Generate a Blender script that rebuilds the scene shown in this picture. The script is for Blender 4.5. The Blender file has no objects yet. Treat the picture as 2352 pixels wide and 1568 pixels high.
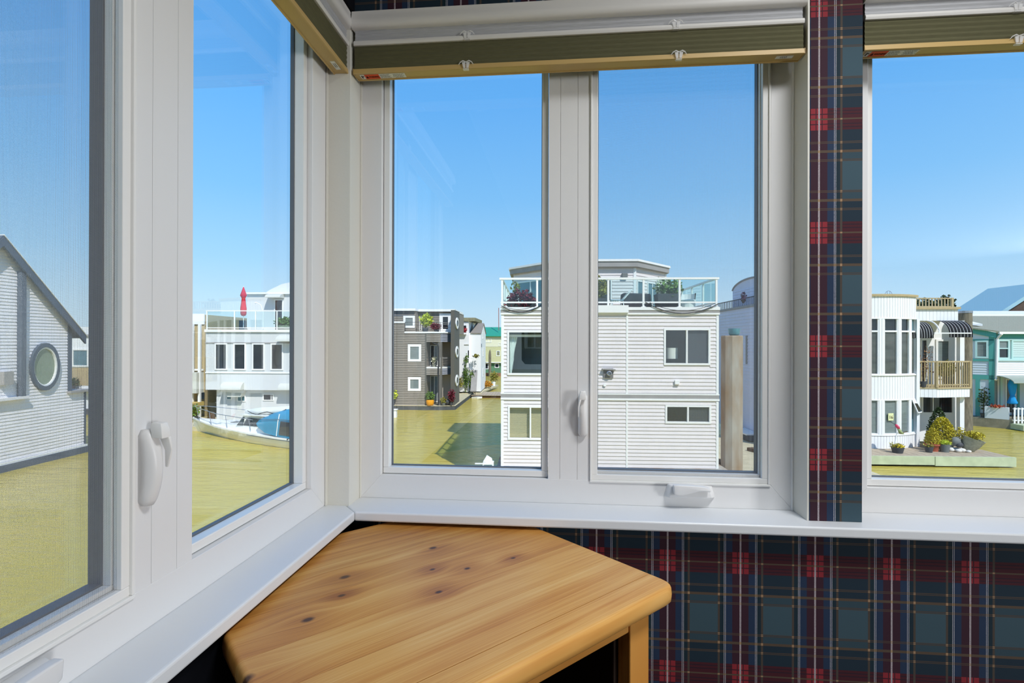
import bpy, bmesh, math, random
from mathutils import Vector, Matrix
random.seed(11)
SC = bpy.context.scene
COL = SC.collection
R = math.radians

# ------------------------------------------------------------------ camera, sky, sun, added room fill, exposure
F_PX = 1200.0
CAM_Z = 1.25
right = Vector((0.99581538, 0.09135231, 0.00254818))
down = Vector((0.00242894, 0.00141639, -0.99999605))
fwd = Vector((-0.09135556, 0.99581763, 0.00118857))
cd = bpy.data.cameras.new('camera')
cam = bpy.data.objects.new('camera', cd)
COL.objects.link(cam)
m = Matrix.Identity(4)
for i in range(3):
    m[i][0] = right[i]; m[i][1] = -down[i]; m[i][2] = -fwd[i]
m[2][3] = CAM_Z
cam.matrix_world = m
cd.sensor_width = 36.0
cd.lens = F_PX / 2352 * 36.0
cd.clip_start = 0.02
cd.clip_end = 2000
SC.camera = cam

def lin(c):
    return tuple(((x / 255) / 12.92 if x / 255 <= 0.04045 else ((x / 255 + 0.055) / 1.055) ** 2.4) for x in c)

W = bpy.data.worlds.new('sky'); SC.world = W; W.use_nodes = True
nt = W.node_tree; nt.nodes.clear()
wo = nt.nodes.new('ShaderNodeOutputWorld'); bg = nt.nodes.new('ShaderNodeBackground')
tc = nt.nodes.new('ShaderNodeTexCoord'); sx = nt.nodes.new('ShaderNodeSeparateXYZ')
rp = nt.nodes.new('ShaderNodeValToRGB')
nt.links.new(tc.outputs['Generated'], sx.inputs[0]); nt.links.new(sx.outputs['Z'], rp.inputs[0])
nt.links.new(rp.outputs[0], bg.inputs[0]); nt.links.new(bg.outputs[0], wo.inputs[0])
SKY = [(0.0, (204, 226, 240)), (0.06, (190, 221, 243)), (0.14, (160, 207, 244)), (0.26, (128, 190, 243)), (0.42, (100, 172, 240)), (0.6, (86, 160, 234)), (1.0, (66, 138, 218))]
cr = rp.color_ramp
while len(cr.elements) < len(SKY): cr.elements.new(0.5)
for e, (p, c) in zip(cr.elements, SKY):
    e.position = p; e.color = (*lin(c), 1)
bg.inputs[1].default_value = 1.22

sd = bpy.data.lights.new('sun', 'SUN'); sun = bpy.data.objects.new('sun', sd); COL.objects.link(sun)
sd.energy = 4.7; sd.angle = R(0.6); sd.color = (1.0, 0.97, 0.94)
TH = R(2.9)                                     # the floating homes stand on a grid turned 2.9 degrees from the room
sdir = Vector((-0.46, 0.80, -1.0))
sdir = Matrix.Rotation(TH, 3, 'Z') @ sdir
sun.rotation_euler = sdir.to_track_quat('-Z', 'Y').to_euler()

def area(name, loc, target, sx_, sy_, power, color):
    l = bpy.data.lights.new(name, 'AREA'); l.shape = 'RECTANGLE'; l.size = sx_; l.size_y = sy_; l.energy = power; l.color = color
    o = bpy.data.objects.new(name, l); COL.objects.link(o); o.location = loc
    o.rotation_euler = (Vector(target) - Vector(loc)).to_track_quat('-Z', 'Y').to_euler()
    return o
area('side_fill_light', (7.0, -4.0, 1.35), (-0.1, 1.0, 1.0), 1.2, 1.8, 240, (0.98, 0.99, 1.0))  # added fill light, out of view to the right, brightens the window frames
cl = area('overhead_fill_light', (0.75, 0.38, 2.42), (0.55, 0.62, 0.9), 0.55, 0.35, 12.5, (0.98, 0.99, 1.0)); cl.data.spread = R(125)  # second added fill, unseen overhead, lifts the sill, table and back frames

vs = SC.view_settings
vs.view_transform = 'Standard'; vs.look = 'None'; vs.gamma = 1.0; vs.exposure = 0.0; vs.use_curve_mapping = False
SC.cycles.max_bounces = 10; SC.cycles.transparent_max_bounces = 32; SC.cycles.use_denoising = True
SC.cycles.sample_clamp_indirect = 6.0

# ------------------------------------------------------------------ materials
MATS = {}
def newmat(name):
    mt = bpy.data.materials.new(name); mt.use_nodes = True
    n = mt.node_tree; n.nodes.clear()
    out = n.nodes.new('ShaderNodeOutputMaterial')
    MATS[name] = mt
    return mt, n, out

def M(name, rgb, rough=0.5, spec=0.5, var=0.0, scale=6.0, bump=0.0, stretch=(1, 1, 1), metal=0.0, island=0.0, rgb2=None):
    """plain surface: colour with a little mottling, optional grain stretch, bump and per-island variation"""
    mt, n, out = newmat(name)
    L = n.links.new
    b = n.nodes.new('ShaderNodeBsdfPrincipled'); L(b.outputs[0], out.inputs[0])
    c = lin(rgb)
    b.inputs['Base Color'].default_value = (*c, 1); b.inputs['Roughness'].default_value = rough
    b.inputs['Metallic'].default_value = metal; b.inputs['Specular IOR Level'].default_value = spec
    tcn = n.nodes.new('ShaderNodeTexCoord'); mp = n.nodes.new('ShaderNodeMapping'); L(tcn.outputs['Object'], mp.inputs[0])
    mp.inputs['Scale'].default_value = stretch
    nz = n.nodes.new('ShaderNodeTexNoise'); nz.inputs['Scale'].default_value = scale; nz.inputs['Detail'].default_value = 4; L(mp.outputs[0], nz.inputs[0])
    fac = nz.outputs['Fac']
    if island:
        g = n.nodes.new('ShaderNodeNewGeometry'); fac = g.outputs['Random Per Island']
    if var or island or rgb2:
        r = n.nodes.new('ShaderNodeValToRGB'); L(fac, r.inputs[0])
        v = island or var
        lo = tuple(x * (1 - v) for x in c); hi = tuple(min(1, x * (1 + v)) for x in c)
        if rgb2: lo = c; hi = lin(rgb2)
        a, bb = (0.0, 1.0) if island else (0.3, 0.7)
        r.color_ramp.elements[0].position = a; r.color_ramp.elements[0].color = (*lo, 1)
        r.color_ramp.elements[1].position = bb; r.color_ramp.elements[1].color = (*hi, 1)
        L(r.outputs[0], b.inputs['Base Color'])
    if bump:
        bp = n.nodes.new('ShaderNodeBump'); bp.inputs['Strength'].default_value = bump; bp.inputs['Distance'].default_value = 0.01
        L(nz.outputs['Fac'], bp.inputs['Height']); L(bp.outputs[0], b.inputs['Normal'])
    return mt

def glass(name, f0, tint):
    mt, n, out = newmat(name); L = n.links.new
    tr = n.nodes.new('ShaderNodeBsdfTransparent'); tr.inputs[0].default_value = (*tint, 1)
    gl = n.nodes.new('ShaderNodeBsdfGlossy'); gl.inputs['Roughness'].default_value = 0.0; gl.inputs[0].default_value = (1, 1, 1, 1)
    g = n.nodes.new('ShaderNodeNewGeometry'); d = n.nodes.new('ShaderNodeVectorMath'); d.operation = 'DOT_PRODUCT'
    L(g.outputs['Normal'], d.inputs[0]); L(g.outputs['Incoming'], d.inputs[1])
    def math_(op, a, bv=None):
        x = n.nodes.new('ShaderNodeMath'); x.operation = op; L(a, x.inputs[0]) if not isinstance(a, float) else setattr(x.inputs[0], 'default_value', a)
        if bv is not None:
            if isinstance(bv, float): x.inputs[1].default_value = bv
            else: L(bv, x.inputs[1])
        return x.outputs[0]
    a = math_('ABSOLUTE', d.outputs['Value']); a = math_('SUBTRACT', 1.0, a); a = math_('POWER', a, 5.0)
    a = math_('MULTIPLY', a, 1.0 - f0); a = math_('ADD', a, f0)
    mx = n.nodes.new('ShaderNodeMixShader'); L(a, mx.inputs[0]); L(tr.outputs[0], mx.inputs[1]); L(gl.outputs[0], mx.inputs[2]); L(mx.outputs[0], out.inputs[0])
    return mt

def screen_mat(name, ax, pitch, wire):
    mt, n, out = newmat(name); L = n.links.new
    tcn = n.nodes.new('ShaderNodeTexCoord'); s = n.nodes.new('ShaderNodeSeparateXYZ'); L(tcn.outputs['Object'], s.inputs[0])
    tr = n.nodes.new('ShaderNodeBsdfTransparent'); df = n.nodes.new('ShaderNodeBsdfDiffuse'); df.inputs[0].default_value = (0.28, 0.28, 0.29, 1)
    outs = []
    for k in (ax, 2):
        a = n.nodes.new('ShaderNodeMath'); a.operation = 'DIVIDE'; L(s.outputs[k], a.inputs[0]); a.inputs[1].default_value = pitch
        f = n.nodes.new('ShaderNodeMath'); f.operation = 'FRACT'; L(a.outputs[0], f.inputs[0])
        c = n.nodes.new('ShaderNodeMath'); c.operation = 'LESS_THAN'; L(f.outputs[0], c.inputs[0]); c.inputs[1].default_value = wire / pitch
        outs.append(c.outputs[0])
    mxx = n.nodes.new('ShaderNodeMath'); mxx.operation = 'MAXIMUM'; L(outs[0], mxx.inputs[0]); L(outs[1], mxx.inputs[1])
    mx = n.nodes.new('ShaderNodeMixShader'); L(mxx.outputs[0], mx.inputs[0]); L(tr.outputs[0], mx.inputs[1]); L(df.outputs[0], mx.inputs[2]); L(mx.outputs[0], out.inputs[0])
    return mt

def tartan(name, ax, u0, v0):
    """woven tartan print; u0 = a centre white line, v0 = centre of a red row"""
    mt, n, out = newmat(name); L = n.links.new
    PU, PV = 0.1556, 0.2443
    tcn = n.nodes.new('ShaderNodeTexCoord'); s = n.nodes.new('ShaderNodeSeparateXYZ'); L(tcn.outputs['Object'], s.inputs[0])
    def mth(op, a, b=None):
        x = n.nodes.new('ShaderNodeMath'); x.operation = op
        for i, q in enumerate((a, b)):
            if q is None: continue
            if isinstance(q, (int, float)): x.inputs[i].default_value = q
            else: L(q, x.inputs[i])
        return x.outputs[0]
    def dist(coord, c0, P):                     # |distance| to nearest repeat of c0
        a = mth('SUBTRACT', coord, c0); a = mth('DIVIDE', a, P); a = mth('ADD', a, 1000.5); a = mth('FRACT', a, None)
        a = mth('SUBTRACT', a, 0.5); a = mth('MULTIPLY', a, P); return mth('ABSOLUTE', a)
    du = dist(s.outputs[ax], u0, PU); dv = dist(s.outputs[2], v0, PV)
    def lt(a, v): return mth('LESS_THAN', a, v)
    def band(a, c, hw): return lt(mth('ABSOLUTE', mth('SUBTRACT', a, c)), hw)
    def AND(a, b): return mth('MULTIPLY', a, b)
    def OR(a, b): return mth('MAXIMUM', a, b)
    def NOT(a): return mth('SUBTRACT', 1.0, a)
    G = 0.80
    def col(r, g, b): return tuple(x * G for x in lin((r, g, b)))
    cur = None
    def mix(base, fac, c):
        x = n.nodes.new('ShaderNodeMix'); x.data_type = 'RGBA'
        L(fac, x.inputs['Factor'])
        if isinstance(base, tuple): x.inputs['A'].default_value = (*base, 1)
        else: L(base, x.inputs['A'])
        x.inputs['B'].default_value = (*c, 1)
        return x.outputs['Result']
    mu = lt(du, 0.0172); mv = lt(dv, 0.0235)
    wide = mth('GREATER_THAN', du, 0.0456)
    cur = mix(col(40, 58, 86), wide, col(34, 52, 66))
    cur = mix(cur, AND(wide, mth('GREATER_THAN', dv, 0.0695)), col(56, 78, 90))
    cur = mix(cur, AND(wide, mth('GREATER_THAN', dv, 0.0900)), col(66, 90, 102))
    cur = mix(cur, AND(band(du, 0.040, 0.0055), NOT(mv)), col(30, 50, 62))
    cur = mix(cur, mu, col(62, 36, 50))
    cur = mix(cur, mv, col(76, 34, 44))
    for c in (0.0105, 0.0175): cur = mix(cur, AND(AND(band(dv, c, 0.0009), mv), NOT(mu)), col(46, 34, 48))
    sq = AND(mu, mv)
    cur = mix(cur, sq, col(148, 48, 58))
    grid = OR(OR(band(du, 0.0062, 0.0010), band(dv, 0.0108, 0.0012)), band(dv, 0.0005, 0.0012))
    cur = mix(cur, AND(sq, grid), col(70, 34, 46))
    tan_u = band(du, 0.0456, 0.0022)
    tan_v = OR(OR(band(dv, 0.0695, 0.0028), lt(dv, 0.0016)), band(dv, 0.0, 0.0001))
    thin_v = OR(OR(band(dv, 0.0488, 0.0008), band(dv, 0.0518, 0.0008)), OR(band(dv, 0.0872, 0.0008), band(dv, 0.0902, 0.0008)))
    cur = mix(cur, tan_u, col(80, 72, 66)); cur = mix(cur, tan_v, col(92, 78, 66)); cur = mix(cur, thin_v, col(86, 72, 62))
    cur = mix(cur, AND(tan_u, OR(tan_v, thin_v)), col(170, 138, 106))
    nz = n.nodes.new('ShaderNodeTexNoise'); nz.inputs['Scale'].default_value = 1600; L(tcn.outputs['Object'], nz.inputs[0])
    speck = mth('GREATER_THAN', nz.outputs['Fac'], 0.40)
    dbl = OR(band(du, 0.0315, 0.0007), band(du, 0.0346, 0.0007))
    cur = mix(cur, AND(dbl, speck), col(176, 176, 184))
    cur = mix(cur, AND(lt(du, 0.0018), speck), col(186, 176, 182))
    cur = mix(cur, AND(OR(dbl, lt(du, 0.0018)), OR(tan_v, thin_v)), col(178, 150, 116))
    b = n.nodes.new('ShaderNodeBsdfPrincipled'); L(cur, b.inputs['Base Color']); b.inputs['Roughness'].default_value = 0.75; b.inputs['Specular IOR Level'].default_value = 0.2
    L(b.outputs[0], out.inputs[0])
    return mt

def pine(name, knots):
    """pine boards: grain along the (1,1) diagonal of the table, per-board tone, dark knots"""
    mt, n, out = newmat(name); L = n.links.new
    def mth(op, a, b=None, c=None):
        x = n.nodes.new('ShaderNodeMath'); x.operation = op
        for i, q in enumerate((a, b, c)):
            if q is None: continue
            if isinstance(q, (int, float)): x.inputs[i].default_value = q
            else: L(q, x.inputs[i])
        return x.outputs[0]
    tcn = n.nodes.new('ShaderNodeTexCoord'); s = n.nodes.new('ShaderNodeSeparateXYZ'); L(tcn.outputs['Object'], s.inputs[0])
    p = mth('MULTIPLY', mth('ADD', s.outputs[0], s.outputs[1]), 0.7071)      # along the grain
    q = mth('MULTIPLY', mth('SUBTRACT', s.outputs[0], s.outputs[1]), 0.7071)  # across
    oi = n.nodes.new('ShaderNodeObjectInfo')
    rnd = oi.outputs['Random']
    defl = None; kmask = None; halo = None
    for i, (kx, ky, kr) in enumerate(knots):
        kp, kq = (kx + ky) * 0.7071, (kx - ky) * 0.7071
        dp = mth('DIVIDE', mth('SUBTRACT', p, kp), 1.5); dq = mth('SUBTRACT', q, kq)
        d2 = mth('ADD', mth('MULTIPLY', dp, dp), mth('MULTIPLY', dq, dq))
        d = mth('SQRT', d2)
        g = mth('POWER', 2.718, mth('MULTIPLY', d2, -1.0 / (2 * (kr * 2.6) ** 2)))
        dd = mth('MULTIPLY', mth('MULTIPLY', g, dq), -0.75)
        k = mth('SUBTRACT', 1.0, mth('DIVIDE', d, kr * 0.85)); k = mth('MAXIMUM', k, 0.0)
        h = mth('MULTIPLY', g, 0.8)
        defl = dd if defl is None else mth('ADD', defl, dd)
        kmask = k if kmask is None else mth('MAXIMUM', kmask, k)
        halo = h if halo is None else mth('MAXIMUM', halo, h)
    q2 = mth('ADD', q, defl)
    cb = n.nodes.new('ShaderNodeCombineXYZ'); L(mth('ADD', mth('MULTIPLY', p, 1.1), mth('MULTIPLY', rnd, 37.0)), cb.inputs[0]); L(mth('MULTIPLY', q2, 34.0), cb.inputs[1]); L(s.outputs[2], cb.inputs[2])
    n1 = n.nodes.new('ShaderNodeTexNoise'); n1.inputs['Scale'].default_value = 1.0; n1.inputs['Detail'].default_value = 3; L(cb.outputs[0], n1.inputs[0])
    cb2 = n.nodes.new('ShaderNodeCombineXYZ'); L(mth('ADD', mth('MULTIPLY', p, 5.0), mth('MULTIPLY', rnd, 53.0)), cb2.inputs[0]); L(mth('MULTIPLY', q2, 420.0), cb2.inputs[1]); L(s.outputs[2], cb2.inputs[2])
    n2 = n.nodes.new('ShaderNodeTexNoise'); n2.inputs['Scale'].default_value = 1.0; n2.inputs['Detail'].default_value = 2; L(cb2.outputs[0], n2.inputs[0])
    cb3 = n.nodes.new('ShaderNodeCombineXYZ'); L(mth('MULTIPLY', p, 3.2), cb3.inputs[0]); L(mth('MULTIPLY', q, 9.0), cb3.inputs[1]); L(rnd, cb3.inputs[2])
    n3 = n.nodes.new('ShaderNodeTexNoise'); n3.inputs['Scale'].default_value = 1.0; n3.inputs['Detail'].default_value = 3; L(cb3.outputs[0], n3.inputs[0])
    t = mth('ADD', mth('MULTIPLY', n1.outputs['Fac'], 0.75), mth('MULTIPLY', n2.outputs['Fac'], 0.46))
    t = mth('ADD', t, mth('MULTIPLY', n3.outputs['Fac'], 0.55))
    t = mth('ADD', t, mth('MULTIPLY', rnd, 0.16)); t = mth('ADD', t, mth('MULTIPLY', halo, 0.30))
    t = mth('SUBTRACT', t, 0.47)
    r = n.nodes.new('ShaderNodeValToRGB'); L(t, r.inputs[0])
    els = [(0.10, (236, 198, 130)), (0.38, (222, 168, 92)), (0.60, (204, 140, 64)), (0.86, (158, 92, 38))]
    while len(r.color_ramp.elements) < len(els): r.color_ramp.elements.new(0.5)
    for e, (a, c) in zip(r.color_ramp.elements, els): e.position = a; e.color = (*lin(c), 1)
    kr = n.nodes.new('ShaderNodeValToRGB'); L(kmask, kr.inputs[0])
    kr.color_ramp.elements[0].position = 0.0; kr.color_ramp.elements[0].color = (0, 0, 0, 1)
    kr.color_ramp.elements[1].position = 0.55; kr.color_ramp.elements[1].color = (1, 1, 1, 1)
    mx = n.nodes.new('ShaderNodeMix'); mx.data_type = 'RGBA'; L(kr.outputs[0], mx.inputs['Factor']); L(r.outputs[0], mx.inputs['A']); mx.inputs['B'].default_value = (*lin((84, 50, 28)), 1)
    b = n.nodes.new('ShaderNodeBsdfPrincipled'); L(mx.outputs['Result'], b.inputs['Base Color']); b.inputs['Roughness'].default_value = 0.42; b.inputs['Specular IOR Level'].default_value = 0.35
    bp = n.nodes.new('ShaderNodeBump'); bp.inputs['Strength'].default_value = 0.12; bp.inputs['Distance'].default_value = 0.002; L(n2.outputs['Fac'], bp.inputs['Height']); L(bp.outputs[0], b.inputs['Normal'])
    L(b.outputs[0], out.inputs[0])
    return mt

def water_mat(name):
    mt, n, out = newmat(name); L = n.links.new
    b = n.nodes.new('ShaderNodeBsdfPrincipled'); b.inputs['Roughness'].default_value = 0.10; b.inputs['IOR'].default_value = 1.33; b.inputs['Specular IOR Level'].default_value = 0.28
    tcn = n.nodes.new('ShaderNodeTexCoord')
    big = n.nodes.new('ShaderNodeTexNoise'); big.inputs['Scale'].default_value = 0.10; big.inputs['Detail'].default_value = 3; L(tcn.outputs['Object'], big.inputs[0])
    r = n.nodes.new('ShaderNodeValToRGB'); L(big.outputs['Fac'], r.inputs[0])
    r.color_ramp.elements[0].position = 0.3; r.color_ramp.elements[0].color = (*lin((184, 165, 70)), 1)
    r.color_ramp.elements[1].position = 0.7; r.color_ramp.elements[1].color = (*lin((197, 177, 86)), 1)
    L(r.outputs[0], b.inputs['Base Color'])
    mp = n.nodes.new('ShaderNodeMapping'); mp.inputs['Scale'].default_value = (0.55, 1.5, 1); mp.inputs['Rotation'].default_value = (0, 0, 0.25); L(tcn.outputs['Object'], mp.inputs[0])
    n1 = n.nodes.new('ShaderNodeTexNoise'); n1.inputs['Scale'].default_value = 1.5; n1.inputs['Detail'].default_value = 5; n1.inputs['Roughness'].default_value = 0.62; L(mp.outputs[0], n1.inputs[0])
    bp = n.nodes.new('ShaderNodeBump'); bp.inputs['Strength'].default_value = 0.42; bp.inputs['Distance'].default_value = 0.16; L(n1.outputs['Fac'], bp.inputs['Height']); L(bp.outputs[0], b.inputs['Normal'])
    L(b.outputs[0], out.inputs[0])
    return mt

vinyl = M('white_vinyl', (228, 228, 228), 0.35, 0.4)
vinyl2 = M('white_vinyl_bead', (236, 236, 234), 0.3, 0.5)
sillw = M('painted_sill', (226, 229, 232), 0.35, 0.5, bump=0.02, scale=90)
cream = M('cream_paint', (217, 215, 206), 0.5, 0.4, bump=0.04, scale=120)
ceilm = M('ceiling_paint', (210, 208, 203), 0.7, 0.2)
floorm = M('carpet', (62, 58, 54), 0.95, 0.1, var=0.2, scale=60)
gasket = M('grey_gasket', (104, 110, 118), 0.5, 0.3)
pane_m = glass('window_glass', 0.062, (0.965, 0.985, 0.985))
rail_glass = glass('rail_glass', 0.035, (0.88, 0.965, 0.96))
clear_p, _n, _o = newmat('clear_plastic')
_t = _n.nodes.new('ShaderNodeBsdfTransparent'); _b = _n.nodes.new('ShaderNodeBsdfPrincipled'); _b.inputs['Base Color'].default_value = (0.9, 0.9, 0.9, 1); _b.inputs['Roughness'].default_value = 0.1
_m = _n.nodes.new('ShaderNodeMixShader'); _m.inputs[0].default_value = 0.5; _n.links.new(_t.outputs[0], _m.inputs[1]); _n.links.new(_b.outputs[0], _m.inputs[2]); _n.links.new(_m.outputs[0], _o.inputs[0])
scr_back = screen_mat('screen_weave_back', 0, 0.0014, 0.00011)
scr_left = screen_mat('screen_weave_left', 1, 0.0013, 0.00016)
KN = [(-.252, 1.027, .0085), (-.374, .885, .0095), (-.352, .82, .0065), (-.229, .93, .0055), (-.167, .94, .0065), (-.088, .994, .0055), (-.198, .847, .0065), (-.371, .744, .0095), (-.384, .606, .012)]
pinem = pine('pine_boards', KN)
tart_back = tartan('tartan_paper', 0, 0.394, 0.7685)
tart_pier = tartan('tartan_paper_pier', 0, 0.5553, 0.9985)
tart_left = tartan('tartan_paper_side', 1, 0.10, 0.7685)
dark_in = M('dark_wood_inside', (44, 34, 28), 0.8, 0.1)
tanrail = M('tan_rail', (192, 162, 104), 0.4, 0.4)
khaki = M('khaki_fabric', (92, 90, 67), 0.9, 0.1, var=0.10, scale=14, stretch=(3, 3, 60))
greyfab = M('grey_sheer_fabric', (176, 177, 180), 0.9, 0.1, var=0.16, scale=14, stretch=(2, 2, 90))
whiterail = M('white_rail', (222, 220, 216), 0.4, 0.4)
orange_l = M('orange_label', (222, 84, 40), 0.6, 0.2)
white_l = M('white_label', (226, 224, 214), 0.6, 0.2)
ink = M('label_ink', (60, 26, 20), 0.7, 0.1)
ink2 = M('grey_print', (120, 118, 112), 0.7, 0.1)
waterm = water_mat('river_water')
wsid = M('white_siding', (226, 217, 214), 0.6, 0.3, var=0.03, scale=1.5)
wtrim = M('white_trim', (240, 238, 234), 0.5, 0.3)
greyband = M('grey_band', (158, 154, 150), 0.6, 0.2, var=0.08, scale=3)
lavsid = M('lavender_siding', (238, 233, 234), 0.6, 0.2, var=0.03, scale=2)
lavwall = M('lavender_wall', (226, 221, 232), 0.6, 0.2, var=0.03, scale=2)
dksid = M('charcoal_siding', (142, 133, 121), 0.6, 0.25, var=0.05, scale=2)
dktrim = M('charcoal_trim', (98, 94, 86), 0.6, 0.25)
ltgrey = M('light_grey_siding', (150, 152, 160), 0.6, 0.25)
bluegrey = M('blue_grey_trim', (80, 92, 106), 0.6, 0.25)
conc = M('concrete', (196, 184, 152), 0.85, 0.15, var=0.12, scale=3, bump=0.2)
concst = M('stained_concrete', (178, 174, 164), 0.85, 0.15, scale=1.3, stretch=(1.6, 1.6, 0.5), bump=0.25, rgb2=(146, 116, 80))
floatc = M('dark_float', (84, 86, 88), 0.8, 0.2, var=0.2, scale=5)
dkgls = M('dark_window_glass', (38, 42, 46), 0.04, 0.9, var=0.35, scale=1.2)
mdgls = M('blind_window_glass', (120, 130, 128), 0.06, 0.8, var=0.12, scale=2, stretch=(1, 1, 8))
tlgls = M('teal_window_glass', (84, 118, 128), 0.04, 0.9, var=0.2, scale=1.5)
tanwood = M('weathered_wood', (184, 164, 126), 0.8, 0.15, var=0.15, scale=8, stretch=(1, 1, 6))
grnwood = M('green_weathered_wood', (186, 194, 162), 0.85, 0.1, var=0.12, scale=3)
deckwood = M('deck_boards', (176, 160, 138), 0.85, 0.1, var=0.2, scale=4, stretch=(8, 1, 1))
pilewood = M('old_pile_wood', (124, 116, 100), 0.9, 0.1, var=0.3, scale=5, stretch=(3, 3, 0.6), bump=0.4)
white_bd = M('white_boards', (238, 237, 236), 0.55, 0.3)
blackm = M('black_metal', (34, 34, 36), 0.5, 0.4)
cablem = M('black_cable', (40, 42, 48), 0.6, 0.3)
greenroof = M('green_metal_roof', (54, 148, 118), 0.5, 0.3, var=0.05)
sagewall = M('sage_wall', (206, 202, 156), 0.7, 0.2, var=0.03)
greenwall = M('green_wall', (98, 140, 104), 0.7, 0.2, var=0.05)
shingle = M('grey_shingle', (150, 148, 130), 0.9, 0.1, var=0.16, scale=22)
taupe = M('taupe_roof', (142, 134, 126), 0.8, 0.1, var=0.08, scale=10)
teal = M('teal_paint', (84, 160, 152), 0.5, 0.3)
paleteal = M('pale_teal_paint', (190, 222, 218), 0.5, 0.3)
palegrey = M('pale_grey_wall', (206, 214, 220), 0.6, 0.2)
brownm = M('brown_shakes', (92, 78, 70), 0.9, 0.1, var=0.2, scale=10)
tealcanvas = M('teal_canvas', (48, 142, 178), 0.8, 0.15, var=0.08, scale=3, bump=0.2)
gelcoat = M('gelcoat', (238, 238, 232), 0.3, 0.5)
awn_l = M('cream_awning', (204, 203, 192), 0.7, 0.2)
redcloth = M('red_umbrella_cloth', (206, 34, 64), 0.8, 0.1)
bluecloth = M('blue_umbrella_cloth', (44, 150, 212), 0.8, 0.1)
bluepot = M('blue_glazed_pot', (92, 150, 166), 0.3, 0.5, var=0.15, scale=8)
darkpot = M('dark_plastic_pot', (72, 74, 78), 0.6, 0.3)
greypot = M('grey_pot', (112, 116, 114), 0.6, 0.3)
stonepot = M('stone_pot', (160, 158, 138), 0.9, 0.1, var=0.15, scale=12)
redpot = M('terracotta', (176, 96, 74), 0.8, 0.15)
orangepot = M('orange_glaze', (236, 160, 30), 0.35, 0.5)
soil = M('soil', (60, 46, 34), 0.95, 0.05)
bark = M('bark', (98, 78, 58), 0.9, 0.1)
LF = dict(
    gold=M('gold_leaves', (186, 170, 50), 0.6, 0.2, island=0.45), green=M('green_leaves', (104, 132, 62), 0.6, 0.2, island=0.5),
    dark=M('dark_leaves', (62, 78, 44), 0.6, 0.2, island=0.5), red=M('red_leaves', (122, 50, 62), 0.6, 0.2, island=0.5),
    lime=M('lime_leaves', (190, 200, 60), 0.6, 0.2, island=0.4), olive=M('olive_leaves', (150, 144, 66), 0.6, 0.2, island=0.5),
    flower=M('red_flowers', (196, 70, 76), 0.6, 0.2, island=0.4), yflower=M('yellow_flowers', (236, 204, 60), 0.6, 0.2, island=0.3),
    purple=M('purple_leaves', (84, 66, 92), 0.6, 0.2, island=0.5), wht=M('white_flowers', (240, 236, 206), 0.6, 0.2, island=0.15))
stone_m = M('white_stone', (222, 216, 206), 0.8, 0.2, var=0.15, scale=8)
wicker = M('white_wicker', (226, 226, 222), 0.7, 0.2)
cushion = M('dark_cover', (62, 66, 72), 0.8, 0.1, var=0.1)
curt = M('white_curtain', (220, 232, 226), 0.8, 0.1)
shade_m = M('lamp_shade', (240, 238, 226), 0.8, 0.1)
plaque = M('pale_yellow_plaque', (226, 228, 172), 0.5, 0.3)
pinkm = M('pink_cloth', (214, 84, 112), 0.7, 0.1)
silver = M('silver_metal', (170, 172, 176), 0.35, 0.5, metal=0.6)

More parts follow.
